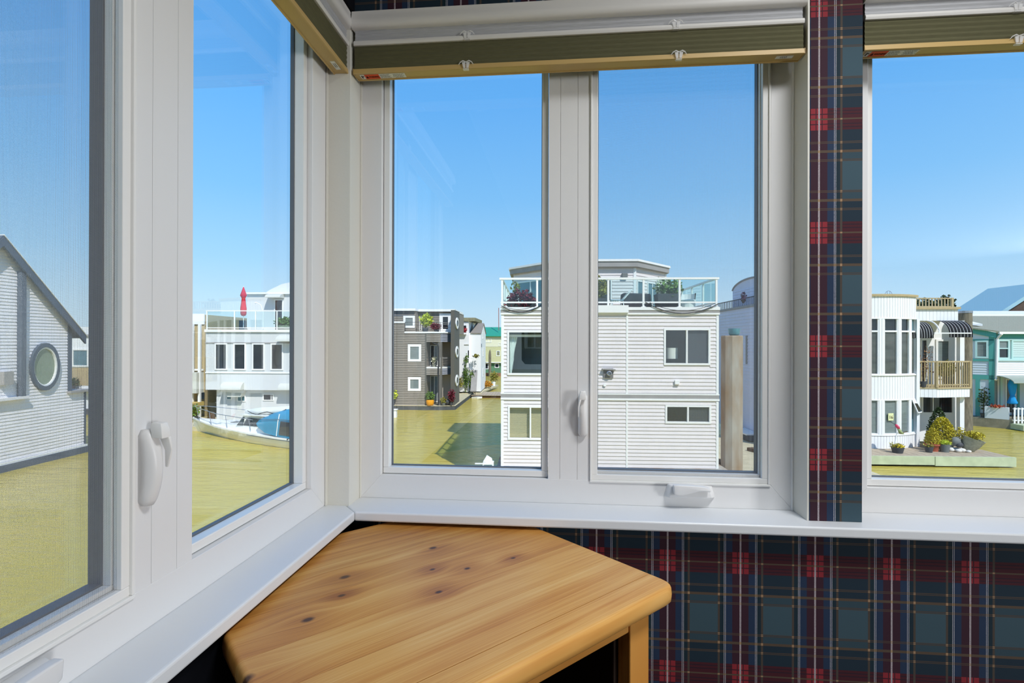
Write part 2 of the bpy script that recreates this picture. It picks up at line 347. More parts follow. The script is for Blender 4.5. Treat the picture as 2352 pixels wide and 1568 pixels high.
# ------------------------------------------------------------------ mesh builder and object helpers
ORG = {}
class MB:
    def __init__(s, xf=None): s.v = []; s.f = []; s.xf = xf
    def add(s, vs, fs):
        o = len(s.v)
        s.v += [tuple(s.xf(*p)) if s.xf else tuple(p) for p in vs]
        s.f += [tuple(i + o for i in f) for f in fs]
        return s
    def box(s, x0, x1, y0, y1, z0, z1):
        return s.add([(x0, y0, z0), (x1, y0, z0), (x1, y1, z0), (x0, y1, z0), (x0, y0, z1), (x1, y0, z1), (x1, y1, z1), (x0, y1, z1)],
                     [(0, 3, 2, 1), (4, 5, 6, 7), (0, 1, 5, 4), (1, 2, 6, 5), (2, 3, 7, 6), (3, 0, 4, 7)])
    def prism(s, pts, lo, hi, ax=2):
        """extrude a 2-D polygon along axis ax"""
        def P(a, b, t): return (t, a, b) if ax == 0 else (a, t, b) if ax == 1 else (a, b, t)
        n = len(pts)
        vs = [P(a, b, lo) for a, b in pts] + [P(a, b, hi) for a, b in pts]
        return s.add(vs, [tuple(range(n))[::-1], tuple(range(n, 2 * n))] + [(i, (i + 1) % n, n + (i + 1) % n, n + i) for i in range(n)])
    def quad(s, *p): return s.add(p, [tuple(range(len(p)))])
    def loft(s, rings, caps=True, closed=True):
        n = len(rings[0]); vs = [p for r in rings for p in r]; fs = []
        for k in range(len(rings) - 1):
            for i in range(n if closed else n - 1):
                j = (i + 1) % n
                fs.append((k * n + i, k * n + j, (k + 1) * n + j, (k + 1) * n + i))
        if caps: fs += [tuple(range(n))[::-1], tuple(range((len(rings) - 1) * n, len(rings) * n))]
        return s.add(vs, fs)
    def tube(s, path, r, n=6):
        path = [Vector(p) for p in path]; rings = []
        for i, p in enumerate(path):
            t = (path[min(i + 1, len(path) - 1)] - path[max(i - 1, 0)]).normalized()
            a = t.cross(Vector((0, 0, 1)) if abs(t.z) < 0.9 else Vector((1, 0, 0))).normalized(); b = t.cross(a)
            rr = r[i] if isinstance(r, (list, tuple)) else r
            rings.append([tuple(p + (a * math.cos(2 * math.pi * k / n) + b * math.sin(2 * math.pi * k / n)) * rr) for k in range(n)])
        return s.loft(rings)
    def lathe(s, prof, c=(0, 0, 0), n=16, sc=(1, 1)):
        rings = [[(c[0] + r * sc[0] * math.cos(2 * math.pi * k / n), c[1] + r * sc[1] * math.sin(2 * math.pi * k / n), c[2] + z) for k in range(n)] for r, z in prof]
        return s.loft(rings)
    def ball(s, c, r, n=10, jit=0.0, rng=random):
        rx, ry, rz = r if isinstance(r, tuple) else (r, r, r)
        rings = []
        for i in range(n // 2 + 1):
            ph = -math.pi / 2 + math.pi * max(0.04, min(0.96, i / (n // 2)))
            rings.append([(c[0] + rx * math.cos(ph) * math.cos(2 * math.pi * k / n) * (1 + jit * rng.uniform(-1, 1)), c[1] + ry * math.cos(ph) * math.sin(2 * math.pi * k / n) * (1 + jit * rng.uniform(-1, 1)), c[2] + rz * math.sin(ph)) for k in range(n)])
        return s.loft(rings)
    def leaves(s, shape, count, size, rng=random):
        """count small folded leaves at points given by shape() -> (x, y, z)"""
        for _ in range(count):
            x, y, z = shape(); L = size * rng.uniform(0.6, 1.3)
            a = Vector((rng.gauss(0, 1), rng.gauss(0, 1), rng.gauss(0, 0.7))).normalized()
            b = a.cross(Vector((rng.gauss(0, 1), rng.gauss(0, 1), rng.gauss(0, 1)))).normalized() * L * 0.45
            p = Vector((x, y, z)); n = a.cross(b).normalized() * L * 0.15
            s.add([tuple(p), tuple(p + a * L * 0.5 + b + n), tuple(p + a * L), tuple(p + a * L * 0.5 - b + n)], [(0, 1, 2), (0, 2, 3)])
        return s
    def build(s, name, mat, parent=None, bevel=0.0, smooth=False, kind=None, label=None, recalc=True, seg=2):
        o0 = (0, 0, 0); q = parent
        while q is not None:
            if q.name in ORG: o0 = ORG[q.name]
            q = q.parent
        me = bpy.data.meshes.new(name)
        me.from_pydata([(x - o0[0], y - o0[1], z - o0[2]) for x, y, z in s.v], [], s.f)
        if recalc or bevel:
            bm = bmesh.new(); bm.from_mesh(me)
            bmesh.ops.recalc_face_normals(bm, faces=bm.faces)
            if bevel:
                es = [e for e in bm.edges if len(e.link_faces) == 2 and e.calc_face_angle(0) > 0.5]
                bmesh.ops.bevel(bm, geom=es, offset=bevel, segments=seg, profile=0.5, affect='EDGES', clamp_overlap=True)
            bm.to_mesh(me); bm.free()
        if smooth:
            me.polygons.foreach_set('use_smooth', [True] * len(me.polygons))
            if bevel or smooth == 'auto': me.set_sharp_from_angle(angle=R(50))
        me.materials.append(mat); me.update()
        o = bpy.data.objects.new(name, me); COL.objects.link(o)
        if parent is not None: o.parent = parent
        if kind: o['kind'] = kind
        if label: o['label'] = label
        return o

def tag(o, label, cat, group=None):
    o['label'] = label; o['category'] = cat
    if group: o['group'] = group
    return o
def thing(name, label, cat, loc=(0, 0, 0), group=None, kind=None):
    """Empty at a thing in the room; children use room coordinates"""
    o = bpy.data.objects.new(name, None); COL.objects.link(o); o.empty_display_size = 0.1
    o.location = loc; ORG[o.name] = loc
    if label: tag(o, label, cat, group)
    if kind: o['kind'] = kind
    return o
CT, ST = math.cos(TH), math.sin(TH)
def ext(name, label, cat, u, w, z, group=None):
    """Empty of a thing out on the river; children use grid coordinates (u across, w away, z up)"""
    o = bpy.data.objects.new(name, None); COL.objects.link(o); o.empty_display_size = 0.3
    o.location = (u * CT - w * ST, u * ST + w * CT, z); o.rotation_euler = (0, 0, TH)
    ORG[o.name] = (u, w, z)
    return tag(o, label, cat, group)
def ext_mesh(mb, name, mat, label, cat, u, w, z, group=None, **k):
    """a one-mesh thing out on the river, built in grid coordinates"""
    mb.v = [(x - u, y - w, q - z) for x, y, q in mb.v]
    o = mb.build(name, mat, **k); o.location = (u * CT - w * ST, u * ST + w * CT, z); o.rotation_euler = (0, 0, TH)
    return tag(o, label, cat, group)

# ================================================================== THE ROOM
def struct(mb, name, mat, parent=None, **k):
    o = mb.build(name, mat, parent, **k)
    if parent is None: o['kind'] = 'structure'
    return o
def cells(mb, boxf, a0, a1, z0, z1, holes):
    """cover a rectangle minus holes with boxes"""
    xs = sorted({a0, a1, *[max(a0, min(a1, h[0])) for h in holes], *[max(a0, min(a1, h[1])) for h in holes]})
    for i in range(len(xs) - 1):
        l, r = xs[i], xs[i + 1]
        if r - l < 1e-5: continue
        z = z0
        for h in sorted([h for h in holes if h[0] < (l + r) / 2 < h[1]], key=lambda h: h[2]):
            if h[2] > z + 1e-5: boxf(l, r, z, min(h[2], z1))
            z = max(z, h[3])
        if z < z1 - 1e-5: boxf(l, r, z, z1)
    return mb

YB, XL, YW, XW, ZS = 1.25, -0.547, 1.183, -0.48, 0.8665      # window faces, wall faces, sill top
Z_TOP = 2.020
H_BACK = [(-0.4896, 0.5365, ZS - 0.02, Z_TOP), (0.6440, 1.665, ZS - 0.02, Z_TOP)]
mb = MB(); cells(mb, lambda l, r, a, b: mb.box(l, r, YW, 1.295, a, b), 0.6, 7.4, 0, 2.45, H_BACK[1:])
cells(mb, lambda l, r, a, b: mb.box(l, r, YW, 1.295, a, b), -0.4896, 0.6, 0, 2.45, [(-0.4896, 0.5365, ZS - 0.02, Z_TOP), (0.5365, 0.6, ZS - 0.02, Z_TOP)])
struct(mb, 'wall_back', tart_back)
mb = MB().box(0.5365, 0.6440, YW - 0.0015, 1.292, ZS + 0.0005, Z_TOP + 0.43)
pier = struct(mb, 'wall_pier', tart_pier)
HL = [(0.16, YW, ZS - 0.02, Z_TOP)]
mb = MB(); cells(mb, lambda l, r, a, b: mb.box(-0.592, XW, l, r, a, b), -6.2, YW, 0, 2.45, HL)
struct(mb, 'wall_left', M('dark_navy_wall', (16, 18, 24), 0.8, 0.1))  # whole left wall in one plain dark navy
struct(MB().box(-0.592, 7.5, -6.3, -6.2, 0, 2.45), 'wall_rear', tart_back)
mb = MB(); cells(mb, lambda l, r, a, b: mb.box(7.4, 7.5, l, r, a, b), -6.2, 1.295, 0, 2.45, [(-6.0, -3.8, 0.0, 2.2)])
struct(mb, 'wall_right', tart_left)
struct(MB().box(-0.592, 7.5, -6.3, 1.30, -0.15, 0), 'floor', floorm)
struct(MB().box(-0.592, 7.5, -6.3, 1.30, 2.45, 2.6), 'ceiling', ceilm)
# white door panel behind the added side fill light, closes the right side
struct(MB().box(7.46, 7.49, -6.0, -3.8, 0, 2.2), 'door_1', vinyl)
# painted corner post and jamb strips
struct(MB().box(-0.592, -0.4896, YW - 0.0005, 1.295, ZS - 0.02, Z_TOP), 'trim_1', cream, bevel=0.0015)
struct(MB().box(-0.592, -0.4896, YW, 1.295, 0, ZS - 0.02), 'wall_corner', tart_back)
struct(MB().box(-0.592, -0.4896, YW, 1.295, Z_TOP, 2.45), 'wall_corner_top', tart_back)
struct(MB().box(0.5318, 0.5365, YW - 0.001, 1.292, ZS, Z_TOP), 'trim_2', cream, bevel=0.001)
struct(MB().box(-0.547, -0.5425, 1.1758, YW, ZS, Z_TOP), 'trim_4', cream, bevel=0.0008)
struct(MB().box(-0.4896, -0.4866, 1.243, 1.2515, ZS, Z_TOP), 'trim_5', cream, bevel=0.0008)
struct(MB().box(0.5275, 0.5318, 1.2455, 1.2515, ZS, Z_TOP), 'trim_6', vinyl2, bevel=0.001)
# L-shaped sill: two mitred boards
mb = MB().prism([(-0.460, 1.142), (1.9, 1.142), (1.9, 1.292), (-0.591, 1.292)], ZS - 0.0215, ZS)
struct(mb, 'trim_7', sillw, bevel=0.004, seg=3)
mb = MB().prism([(-0.460, -1.2), (-0.460, 1.1415), (-0.5915, 1.2915), (-0.5915, -1.2)], ZS - 0.0215, ZS)
struct(mb, 'trim_8', sillw, bevel=0.004, seg=3)

def lock(root, mp0, a, zb, s=1):
    """casement lock: bulged housing on the frame with a small lever lying against it"""
    mp = (lambda x, h, z: mp0(2 * a - x, h, z)) if s < 0 else mp0
    mb = MB(mp); rings = []
    for i in range(15):
        t = i / 14; z = zb + 0.004 + 0.100 * t
        p = 0.0045 + 0.0190 * math.sin(math.pi * min(1, 0.08 + 0.92 * t * 0.92)) ** 0.75
        hw = 0.0112 * min(1, 0.62 + 6 * min(t, 1 - t))
        rings.append([(a + hw * math.cos(x) * (1 - 0.0), -p * math.sin(x) ** 0.6 if 0 < x < math.pi - 1e-6 else 0.001, z) for x in [math.pi * k / 10 for k in range(11)]])
    body = mb.loft(rings).build('lock_handle', vinyl, root, smooth=True)
    z1 = zb + 0.1137
    mb = MB(mp)
    mb.loft([[(a - 0.0095, -0.014, z1 - 0.02), (a + 0.006, -0.014, z1 - 0.02), (a + 0.006, -0.029, z1 - 0.021), (a - 0.0095, -0.030, z1 - 0.021)],
             [(a - 0.0085, -0.012, z1 - 0.008), (a + 0.006, -0.012, z1 - 0.008), (a + 0.006, -0.0285, z1 - 0.009), (a - 0.0085, -0.029, z1 - 0.009)],
             [(a - 0.0065, -0.013, z1), (a + 0.005, -0.013, z1), (a + 0.005, -0.0265, z1 - 0.001), (a - 0.0065, -0.027, z1 - 0.001)]])
    mb.loft([[(a - 0.0125, -0.020, zb + 0.052), (a - 0.0105, -0.020, zb + 0.052), (a - 0.0105, -0.024, zb + 0.052), (a - 0.0125, -0.024, zb + 0.052)],
             [(a - 0.0130, -0.020, zb + 0.075), (a - 0.0095, -0.020, zb + 0.075), (a - 0.0095, -0.030, zb + 0.075), (a - 0.0130, -0.030, zb + 0.075)],
             [(a - 0.0095, -0.016, z1 - 0.02), (a - 0.0045, -0.016, z1 - 0.02), (a - 0.0045, -0.030, z1 - 0.02), (a - 0.0095, -0.030, z1 - 0.02)]])
    mb.build('lever', vinyl2, body, bevel=0.0012, smooth=True)
def crank(root, mp, a0, zb, s=1):
    """folding crank operator: sloped housing with the handle folded along it; s = 1 keeps the knob on the low-a side"""
    A = lambda t: a0 + (t if s > 0 else 0.1185 - t)
    mb = MB(mp)
    mb.loft([[(A(0), 0.0, zb), (A(0.1185), 0.0, zb), (A(0.111), 0.0, zb + 0.029), (A(0.009), 0.0, zb + 0.032)],
             [(A(0.010), -0.020, zb + 0.002), (A(0.108), -0.016, zb + 0.002), (A(0.103), -0.014, zb + 0.026), (A(0.016), -0.018, zb + 0.030)]])
    c = mb.build('crank_housing', vinyl, root, bevel=0.003, smooth=True)
    top = [(0.017, 0.0345), (0.03, 0.0350), (0.05, 0.0345), (0.072, 0.0335), (0.086, 0.0320), (0.100, 0.0270)]
    bot = [(0.100, 0.0205), (0.086, 0.0220), (0.074, 0.0215), (0.058, 0.0165), (0.042, 0.0120), (0.030, 0.0110), (0.019, 0.0135)]
    mb = MB(mp); mb.prism([(A(t), zb + z) for t, z in top + bot], -0.033, -0.0195, 1)
    mb.build('crank_arm', vinyl, c, bevel=0.0022, smooth=True)

def ring(mb, a0, a1, z0, z1, wd, h0, h1):
    """four bars inside a rectangle"""
    mb.box(a0, a1, h0, h1, z0, z0 + wd); mb.box(a0, a1, h0, h1, z1 - wd, z1)
    mb.box(a0, a0 + wd, h0, h1, z0 + wd, z1 - wd); mb.box(a1 - wd, a1, h0, h1, z0 + wd, z1 - wd)
    return mb

def room_window(name, mp, a0, a1, fix, scr, strips, scrmat, org):
    """double casement: fixed sash, mullion of three strips, hinged sash behind an insect screen"""
    z0, z1 = ZS, Z_TOP
    root = thing(name, None, None, org, kind='structure')
    lo, hi = min(fix[0], scr[0]), max(fix[1], scr[1]); zi, zt = 0.9235, 1.9675
    H = 0.0435
    for pts in ([(a0, z0), (a1, z0), (hi, zi), (lo, zi)], [(a0, z1), (lo, zt), (hi, zt), (a1, z1)],
                [(a0, z0), (lo, zi), (lo, zt), (a0, z1)], [(a1, z0), (a1, z1), (hi, zt), (hi, zi)]):
        MB(mp).prism(pts, 0, H, 1).build('frame_member', vinyl, root, bevel=0.0009, seg=1)
    for l, r in strips:
        MB(mp).box(l, r, 0.0005, 0.0075, zi - 0.0003, zt).build('mullion_strip', vinyl, root)
    MB(mp).box(strips[0][0] + 0.0003, strips[-1][1] - 0.0003, 0.0017, H, zi - 0.0003, zt).build('mullion_core', vinyl, root)
    # fixed sash
    f0, f1 = fix
    ring(MB(mp), f0 + 0.0012, f1 - 0.0012, zi + 0.0012, zt, 0.0150, 0.012, 0.034).build('glazing_bead', vinyl2, root, bevel=0.0015)
    ring(MB(mp), f0 + 0.004, f1 - 0.004, zi + 0.004, zt, 0.0144, 0.034, 0.0420).build('gasket', gasket, root)
    MB(mp).box(f0 + 0.006, f1 - 0.006, 0.0385, 0.0415, zi + 0.006, zt - 0.003).build('pane', pane_m, root, label='clear fixed pane')
    # hinged sash behind the screen
    if scr:
        s0, s1 = scr
        mb = ring(MB(mp), s0 + 0.0005, s1 - 0.0005, zi - 0.004, zt, 0.0050, -0.0035, 0.012)
        ring(mb, s0 + 0.0055, s1 - 0.0055, zi + 0.001, zt, 0.0125, 0.0005, 0.012)
        sf = mb.build('screen_frame', vinyl2, root, bevel=0.0011)
        MB(mp).box(s0 + 0.017, s1 - 0.017, 0.0070, 0.0071, zi + 0.012, zt - 0.01).build('screen_mesh', scrmat, sf, label='fine grey insect screen', recalc=False)
        ring(MB(mp), s0, s1, zi, zt, 0.0195, 0.0135, 0.0255).build('sash', vinyl2, root, bevel=0.001)
        ring(MB(mp), s0, s1, zi, zt, 0.0215, 0.0255, 0.0430).build('gasket', gasket, root)
        MB(mp).box(s0 + 0.006, s1 - 0.006, 0.0400, 0.0425, zi + 0.006, zt - 0.003).build('pane', pane_m, root, label='pane behind the screen')
    return root

mpB = lambda a, h, z: (a, YB + h, z)
mpL = lambda a, h, z: (XL - h, a, z)
w1 = room_window('window_1', mpL, 0.165, 1.1765, (0.7349, 1.1120), (0.215, 0.6269), [(0.6269, 0.6565), (0.6573, 0.7032), (0.7040, 0.7349)], scr_left, (XL, 0.68, ZS))
lock(w1, mpL, 0.6450, 1.0295, -1); crank(w1, mpL, 0.4000, 0.8845, -1)
w2 = room_window('window_2', mpB, -0.4896, 0.5318, (-0.4375, -0.0275), (0.0704, 0.4820), [(-0.0275, 0.0001), (0.0009, 0.0413), (0.0421, 0.0704)], scr_back, (0.02, YB, ZS))
lock(w2, mpB, 0.0545, 1.0236); crank(w2, mpB, 0.2412, 0.8905, 1)
w3 = room_window('window_3', mpB, 0.6442, 1.665, (0.6930, 1.110), (1.208, 1.613), [(1.110, 1.1378), (1.1382, 1.179), (1.1794, 1.208)], scr_back, (1.15, YB, ZS))

# ------------------------------------------------------------------ window blinds
def lettering(text, size, loc, rot, mat, parent, xs=1.0):
    c = bpy.data.curves.new('lettering', 'FONT'); c.body = text; c.size = size; c.align_x = 'LEFT'; c.extrude = 0.0002; c.materials.append(mat)
    o = bpy.data.objects.new('lettering', c); COL.objects.link(o); o.parent = parent
    q = parent; o0 = (0, 0, 0)
    while q is not None:
        if q.name in ORG: o0 = ORG[q.name]
        q = q.parent
    me = bpy.data.meshes.new_from_object(o.evaluated_get(bpy.context.evaluated_depsgraph_get())); bpy.data.objects.remove(o)
    o = bpy.data.objects.new('lettering', me); COL.objects.link(o); o.parent = parent
    if not me.materials: me.materials.append(mat)
    o.location = Vector(loc) - Vector(o0); o.rotation_euler = rot; o.scale = (xs, 1, 1)
    return o
def blind(mp, a0, a1, label, org, warn=None, tagl=None, clips=(), rot=None):
    """top-down bottom-up shade, drawn up: white headrail, grey sheer, white middle rail, khaki fabric, tan bottom rail"""
    t = thing('window_blind', label, 'blind', org, 'drawn-up window shades')
    b = MB(mp).prism([(0.0, 1.8775), (0.0015, 1.8885), (0.034, 1.8885), (0.036, 1.8765), (0.0325, 1.8765), (0.0325, 1.8785), (0.004, 1.8785), (0.004, 1.8768)], a0, a1, 0).build('bottom_rail', tanrail, t, bevel=0.0004, seg=1)
    mb = MB(mp)
    for k in range(5):
        z = 1.8885 + 0.0108 * k; mb.prism([(0.005, z), (0.0035, z + 0.0054), (0.005, z + 0.0108), (0.031, z + 0.0108), (0.0325, z + 0.0054), (0.031, z)], a0 + 0.001, a1 - 0.001, 0)
    mb.build('khaki_fabric', khaki, t)
    MB(mp).prism([(0.0, 1.9425), (-0.002, 1.948), (0.0, 1.9535), (0.034, 1.9535), (0.034, 1.9425)], a0, a1, 0).build('middle_rail', whiterail, t, bevel=0.001)
    mb = MB(mp)
    for k in range(3):
        z = 1.9535 + 0.0095 * k; mb.prism([(0.006, z), (0.0045, z + 0.0047), (0.006, z + 0.0095), (0.031, z + 0.0095), (0.0325, z + 0.0047), (0.031, z)], a0 + 0.002, a1 - 0.002, 0)
    mb.build('sheer_fabric', greyfab, t)
    pr = [(-0.004, 1.9800), (-0.009, 1.9835), (-0.0115, 1.990), (-0.0105, 1.998), (-0.0075, 2.006), (-0.006, 2.013), (-0.0065, 2.0185), (0.04, 2.0185), (0.04, 1.9800)]
    MB(mp).prism(pr, a0 - 0.002, a1 + 0.002, 0).build('headrail', whiterail, t, smooth='auto')
    for sgn, a in ((1, a0), (-1, a1)):
        MB(mp).box(a - 0.0012 * sgn, a - 0.0002 * sgn, 0.0005, 0.0355, 1.877, 1.889).build('end_cap', tanrail, t)
    for a, z in clips:
        mb = MB(mp)
        for s in (-1, 1):
            mb.tube([(a, -0.002, z + 0.0045), (a + s * 0.007, -0.004, z + 0.0065), (a + s * 0.013, -0.003, z + 0.004), (a + s * 0.017, -0.0015, z - 0.001)], [0.0012, 0.0016, 0.0012, 0.0006], 5)
            mb.loft([[(a + s * 0.001, -0.004, z + 0.004), (a + s * 0.009, -0.004, z + 0.003), (a + s * 0.009, -0.002, z + 0.003), (a + s * 0.001, -0.002, z + 0.004)],
                     [(a + s * 0.001, -0.003, z - 0.009), (a + s * 0.006, -0.003, z - 0.009), (a + s * 0.006, -0.001, z - 0.009), (a + s * 0.001, -0.001, z - 0.009)]])
        mb.box(a - 0.0065, a + 0.0065, -0.003, 0.004, z - 0.0125, z - 0.0105)
        mb.build('clip', clear_p, t, label='clear plastic shade clip')
    zb = 1.87845
    if warn is not None:
        a = warn
        w = MB(mp).box(a, a + 0.108, 0.0085, 0.0285, zb - 0.0006, zb).build('warning_label', white_l, t)
        MB(mp).box(a + 0.0105, a + 0.0455, 0.0085, 0.0285, zb - 0.0010, zb - 0.0006).build('orange_band', orange_l, w)
        mb = MB(mp); mb.prism([(a + 0.0125, 0.0235), (a + 0.0190, 0.0235), (a + 0.0157, 0.0135)], zb - 0.0014, zb - 0.0010, 2)
        mb.box(a + 0.0025, a + 0.005, 0.0125, 0.0245, zb - 0.0009, zb - 0.0006); mb.box(a + 0.006, a + 0.0085, 0.0145, 0.018, zb - 0.0009, zb - 0.0006)
        mb.build('warning_symbol', ink, w)
        lettering('WARNING', 0.0100, mp(a + 0.0198, 0.0222, zb - 0.0012), (math.pi, 0, 0), ink, w, 0.50)
        mb = MB(mp)
        for k in range(5):
            y = 0.0115 + 0.0034 * k; x = a + 0.0475
            while x < a + 0.106:
                l = random.uniform(0.003, 0.009)
                if x + l < a + 0.1065 and not (a + 0.073 < x + l and x < a + 0.076): mb.box(x, x + l, y, y + 0.0009, zb - 0.0009, zb - 0.0006)
                x += l + 0.0012
        mb.build('small_print', ink2, w, kind='stuff')
    if tagl is not None:
        a = tagl
        w = MB(mp).box(a, a + 0.036, 0.010, 0.021, zb - 0.0006, zb).build('maker_label', white_l, t)
        mb = MB(mp)
        for k in range(2):
            x = a + 0.009
            while x < a + 0.024:
                l = random.uniform(0.0015, 0.004); mb.box(x, x + l, 0.0125 + 0.004 * k, 0.0142 + 0.004 * k, zb - 0.0009, zb - 0.0006); x += l + 0.001
        mb.build('small_print', ink2, w, kind='stuff')
    return t
mpBb = lambda a, h, z: (a, YW + h, z)
mpLb = lambda a, h, z: (-0.4945 - h, a, z)
blind(mpBb, -0.4830, 0.5262, 'raised shade over the middle window with a warning label at its lower corner', (0.02, YW, 1.95), warn=-0.472, tagl=0.472, clips=((-0.2160, 1.8865), (0.2600, 1.8865), (-0.2135, 1.9545), (0.2540, 1.9545)))
blind(mpLb, 0.190, 1.1860, 'raised shade of the side window running towards the corner post', (-0.4945, 0.68, 1.95), tagl=1.128, clips=((0.905, 1.8865),))
blind(mpBb, 0.6500, 1.660, 'raised shade beside the tartan pier over the window with the round white house', (1.15, YW, 1.95), warn=0.6585, clips=((0.952, 1.8865), (0.950, 1.9545)))

# ------------------------------------------------------------------ pine corner table
DK = (-0.16, 0.82, 0.0)
pine_t = pine('pine_table', [(a - DK[0], b - DK[1], c) for a, b, c in KN])
desk = thing('corner_table', 'knotty pine corner table with clipped corners tucked under the white sill', 'table', DK)
q2 = math.sqrt(0.5)
def PSx(p, s): return ((p + s) * q2, (p - s) * q2)
def rnd_corner(P, A, B, r, n=4):
    """arc points replacing corner P between neighbours A and B"""
    P, A, B = Vector(P), Vector(A), Vector(B); a = (A - P).normalized(); b = (B - P).normalized()
    out = []
    for k in range(n + 1):
        t = k / n; out.append(tuple(P + a * r * (1 - t) ** 2 + b * r * t ** 2))
    return out
hexa = [(0.157, -0.8315), (0.157, -0.505), (0.7915, -0.505), (0.7915, -0.8660), ((-0.3936 + 1.172) * q2, -1.107), (0.4325, -1.107)]
poly = []
for i, P in enumerate(hexa):
    r = 0.030 if i in (1, 2) else 0.012
    poly += rnd_corner(P, hexa[i - 1], hexa[(i + 1) % 6], r)
def inset(poly, d):
    n = len(poly); out = []; cx_ = sum(p[0] for p in poly) / n; cy_ = sum(p[1] for p in poly) / n
    for i in range(n):
        a, b, c = Vector(poly[i - 1]), Vector(poly[i]), Vector(poly[(i + 1) % n])
        n1 = Vector((-(b - a).y, (b - a).x)).normalized(); n2 = Vector((-(c - b).y, (c - b).x)).normalized()
        nn = (n1 + n2).normalized()
        if nn.dot(Vector((cx_, cy_)) - b) < 0: nn = -nn
        out.append(tuple(b + nn * d / max(0.5, abs(nn.dot(n1)))))
    return out
def clip(poly, s0, s1):
    for sgn, lim in ((1, s0), (-1, -s1)):
        out = []
        for i in range(len(poly)):
            a, b = poly[i], poly[(i + 1) % len(poly)]
            da, db = sgn * a[1] - lim, sgn * b[1] - lim
            if da >= 0: out.append(a)
            if (da >= 0) != (db >= 0):
                t = da / (da - db); out.append((a[0] + (b[0] - a[0]) * t, a[1] + (b[1] - a[1]) * t))
        poly = out
    return poly
layers = [(0.8060, 0.006), (0.8110, 0.0012), (0.8200, 0.0), (0.8305, 0.0010), (0.8350, 0.0030), (0.8372, 0.0060), (0.8380, 0.0095)]
seams = [-1.12, -1.022, -0.928, -0.8485, -0.742, -0.650, -0.5590, -0.50]
for k in range(7):
    s0, s1 = seams[k] + 0.0002, seams[k + 1] - 0.0002
    if k == 6: s0 += 0.0007
    rg = []
    for z, d in layers:
        c = clip(inset(poly, d), s0, s1); rg.append([(*PSx(*p), z) for p in c])
    if len({len(r) for r in rg}) == 1: MB().loft(rg).build('plank', pine_t, desk, smooth='auto')
    else:
        mb = MB(); c = clip(inset(poly, 0.003), s0, s1); mb.prism([PSx(*p) for p in c], 0.806, 0.838); mb.build('plank', pine_t, desk)
def psbox(p0, p1, s0, s1, z0, z1, name, mat, bev=0.002):
    return MB().prism([PSx(p0, s0), PSx(p1, s0), PSx(p1, s1), PSx(p0, s1)], z0, z1).build(name, mat, desk, bevel=bev)
psbox(0.688, 0.738, -0.552, -0.526, 0, 0.806, 'stile', pine_t); psbox(0.211, 0.261, -0.552, -0.526, 0, 0.806, 'stile', pine_t)
psbox(0.261, 0.688, -0.549, -0.529, 0.780, 0.806, 'apron', pine_t)
psbox(0.716, 0.738, -0.84, -0.552, 0, 0.806, 'side_panel', pine_t); psbox(0.211, 0.233, -0.80, -0.552, 0, 0.806, 'side_panel', pine_t)
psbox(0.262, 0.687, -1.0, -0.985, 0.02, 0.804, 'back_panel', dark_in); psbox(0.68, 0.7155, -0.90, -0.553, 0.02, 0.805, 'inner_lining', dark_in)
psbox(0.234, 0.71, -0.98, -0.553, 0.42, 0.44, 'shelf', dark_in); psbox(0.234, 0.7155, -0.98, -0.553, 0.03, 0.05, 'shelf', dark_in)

# ================================================================== THE RIVER AND THE FLOATING HOMES (grid coordinates: u across, w away, z up)
ZW = -3.65
struct(MB().box(-400, 400, -60, 700, -4.6, ZW), 'water', waterm)

class Wl:
    """a wall line on the grid: a runs along (du, dw), h outwards along (nu, nw)"""
    def __init__(s, u, w, du, dw, nu, nw): s.c = (u, w, du, dw, nu, nw)
    def __call__(s, a, h, z):
        u, w, du, dw, nu, nw = s.c
        return (u + a * du + h * nu, w + a * dw + h * nw, z)
def front(w, u0=0.0): return Wl(u0, w, 1, 0, 0, -1)
def side(u): return Wl(u, 0, 0, 1, 1, 0)           # faces +u
def sidel(u): return Wl(u, 0, 0, 1, -1, 0)         # faces -u
def between(p, q):
    d = Vector((q[0] - p[0], q[1] - p[1])); l = d.length; d /= l
    return Wl(p[0], p[1], d.x, d.y, d.y, -d.x), l
def panel(wl, a0, a1, z0, z1, holes=(), th=0.12, mb=None):
    mb = mb or MB(wl); cells(mb, lambda l, r, a, b: mb.box(l, r, -th, 0, a, b), a0, a1, z0, z1, list(holes)); return mb
def claps(wl, a0, a1, z0, z1, pitch, holes=(), out=0.024, rng=None, mb=None):
    """lapped boards as real wedges"""
    mb = mb or MB(wl); z = z0
    while z < z1 - 1e-4:
        zt = min(z + pitch, z1); l0, l1 = rng(z, zt) if rng else (a0, a1)
        cuts = sorted([(h[0], h[1]) for h in holes if h[2] < zt - 0.01 and h[3] > z + 0.01]); x = l0; seg = []
        for c0, c1 in cuts:
            if c0 > x: seg.append((x, min(c0, l1)))
            x = max(x, c1)
        if x < l1: seg.append((x, l1))
        for l, r in seg:
            if r - l > 0.01: mb.add([(l, 0, zt), (r, 0, zt), (r, out, z + 0.006), (l, out, z + 0.006), (r, 0, z), (l, 0, z)], [(0, 1, 2, 3), (3, 2, 4, 5), (0, 3, 5), (1, 4, 2)])
        z += pitch
    return mb
def vboards(wl, a0, a1, z0, z1, pitch, holes=(), mb=None, out=0.016, gap=0.012):
    mb = mb or MB(wl); n = max(1, round((a1 - a0) / pitch)); p = (a1 - a0) / n
    for i in range(n):
        l, r = a0 + i * p + gap / 2, a0 + (i + 1) * p - gap / 2
        cells(mb, lambda x, y, a, b: mb.box(x, y, 0, out, a, b), l, r, z0, z1, [h for h in holes if h[0] < r and h[1] > l])
    return mb
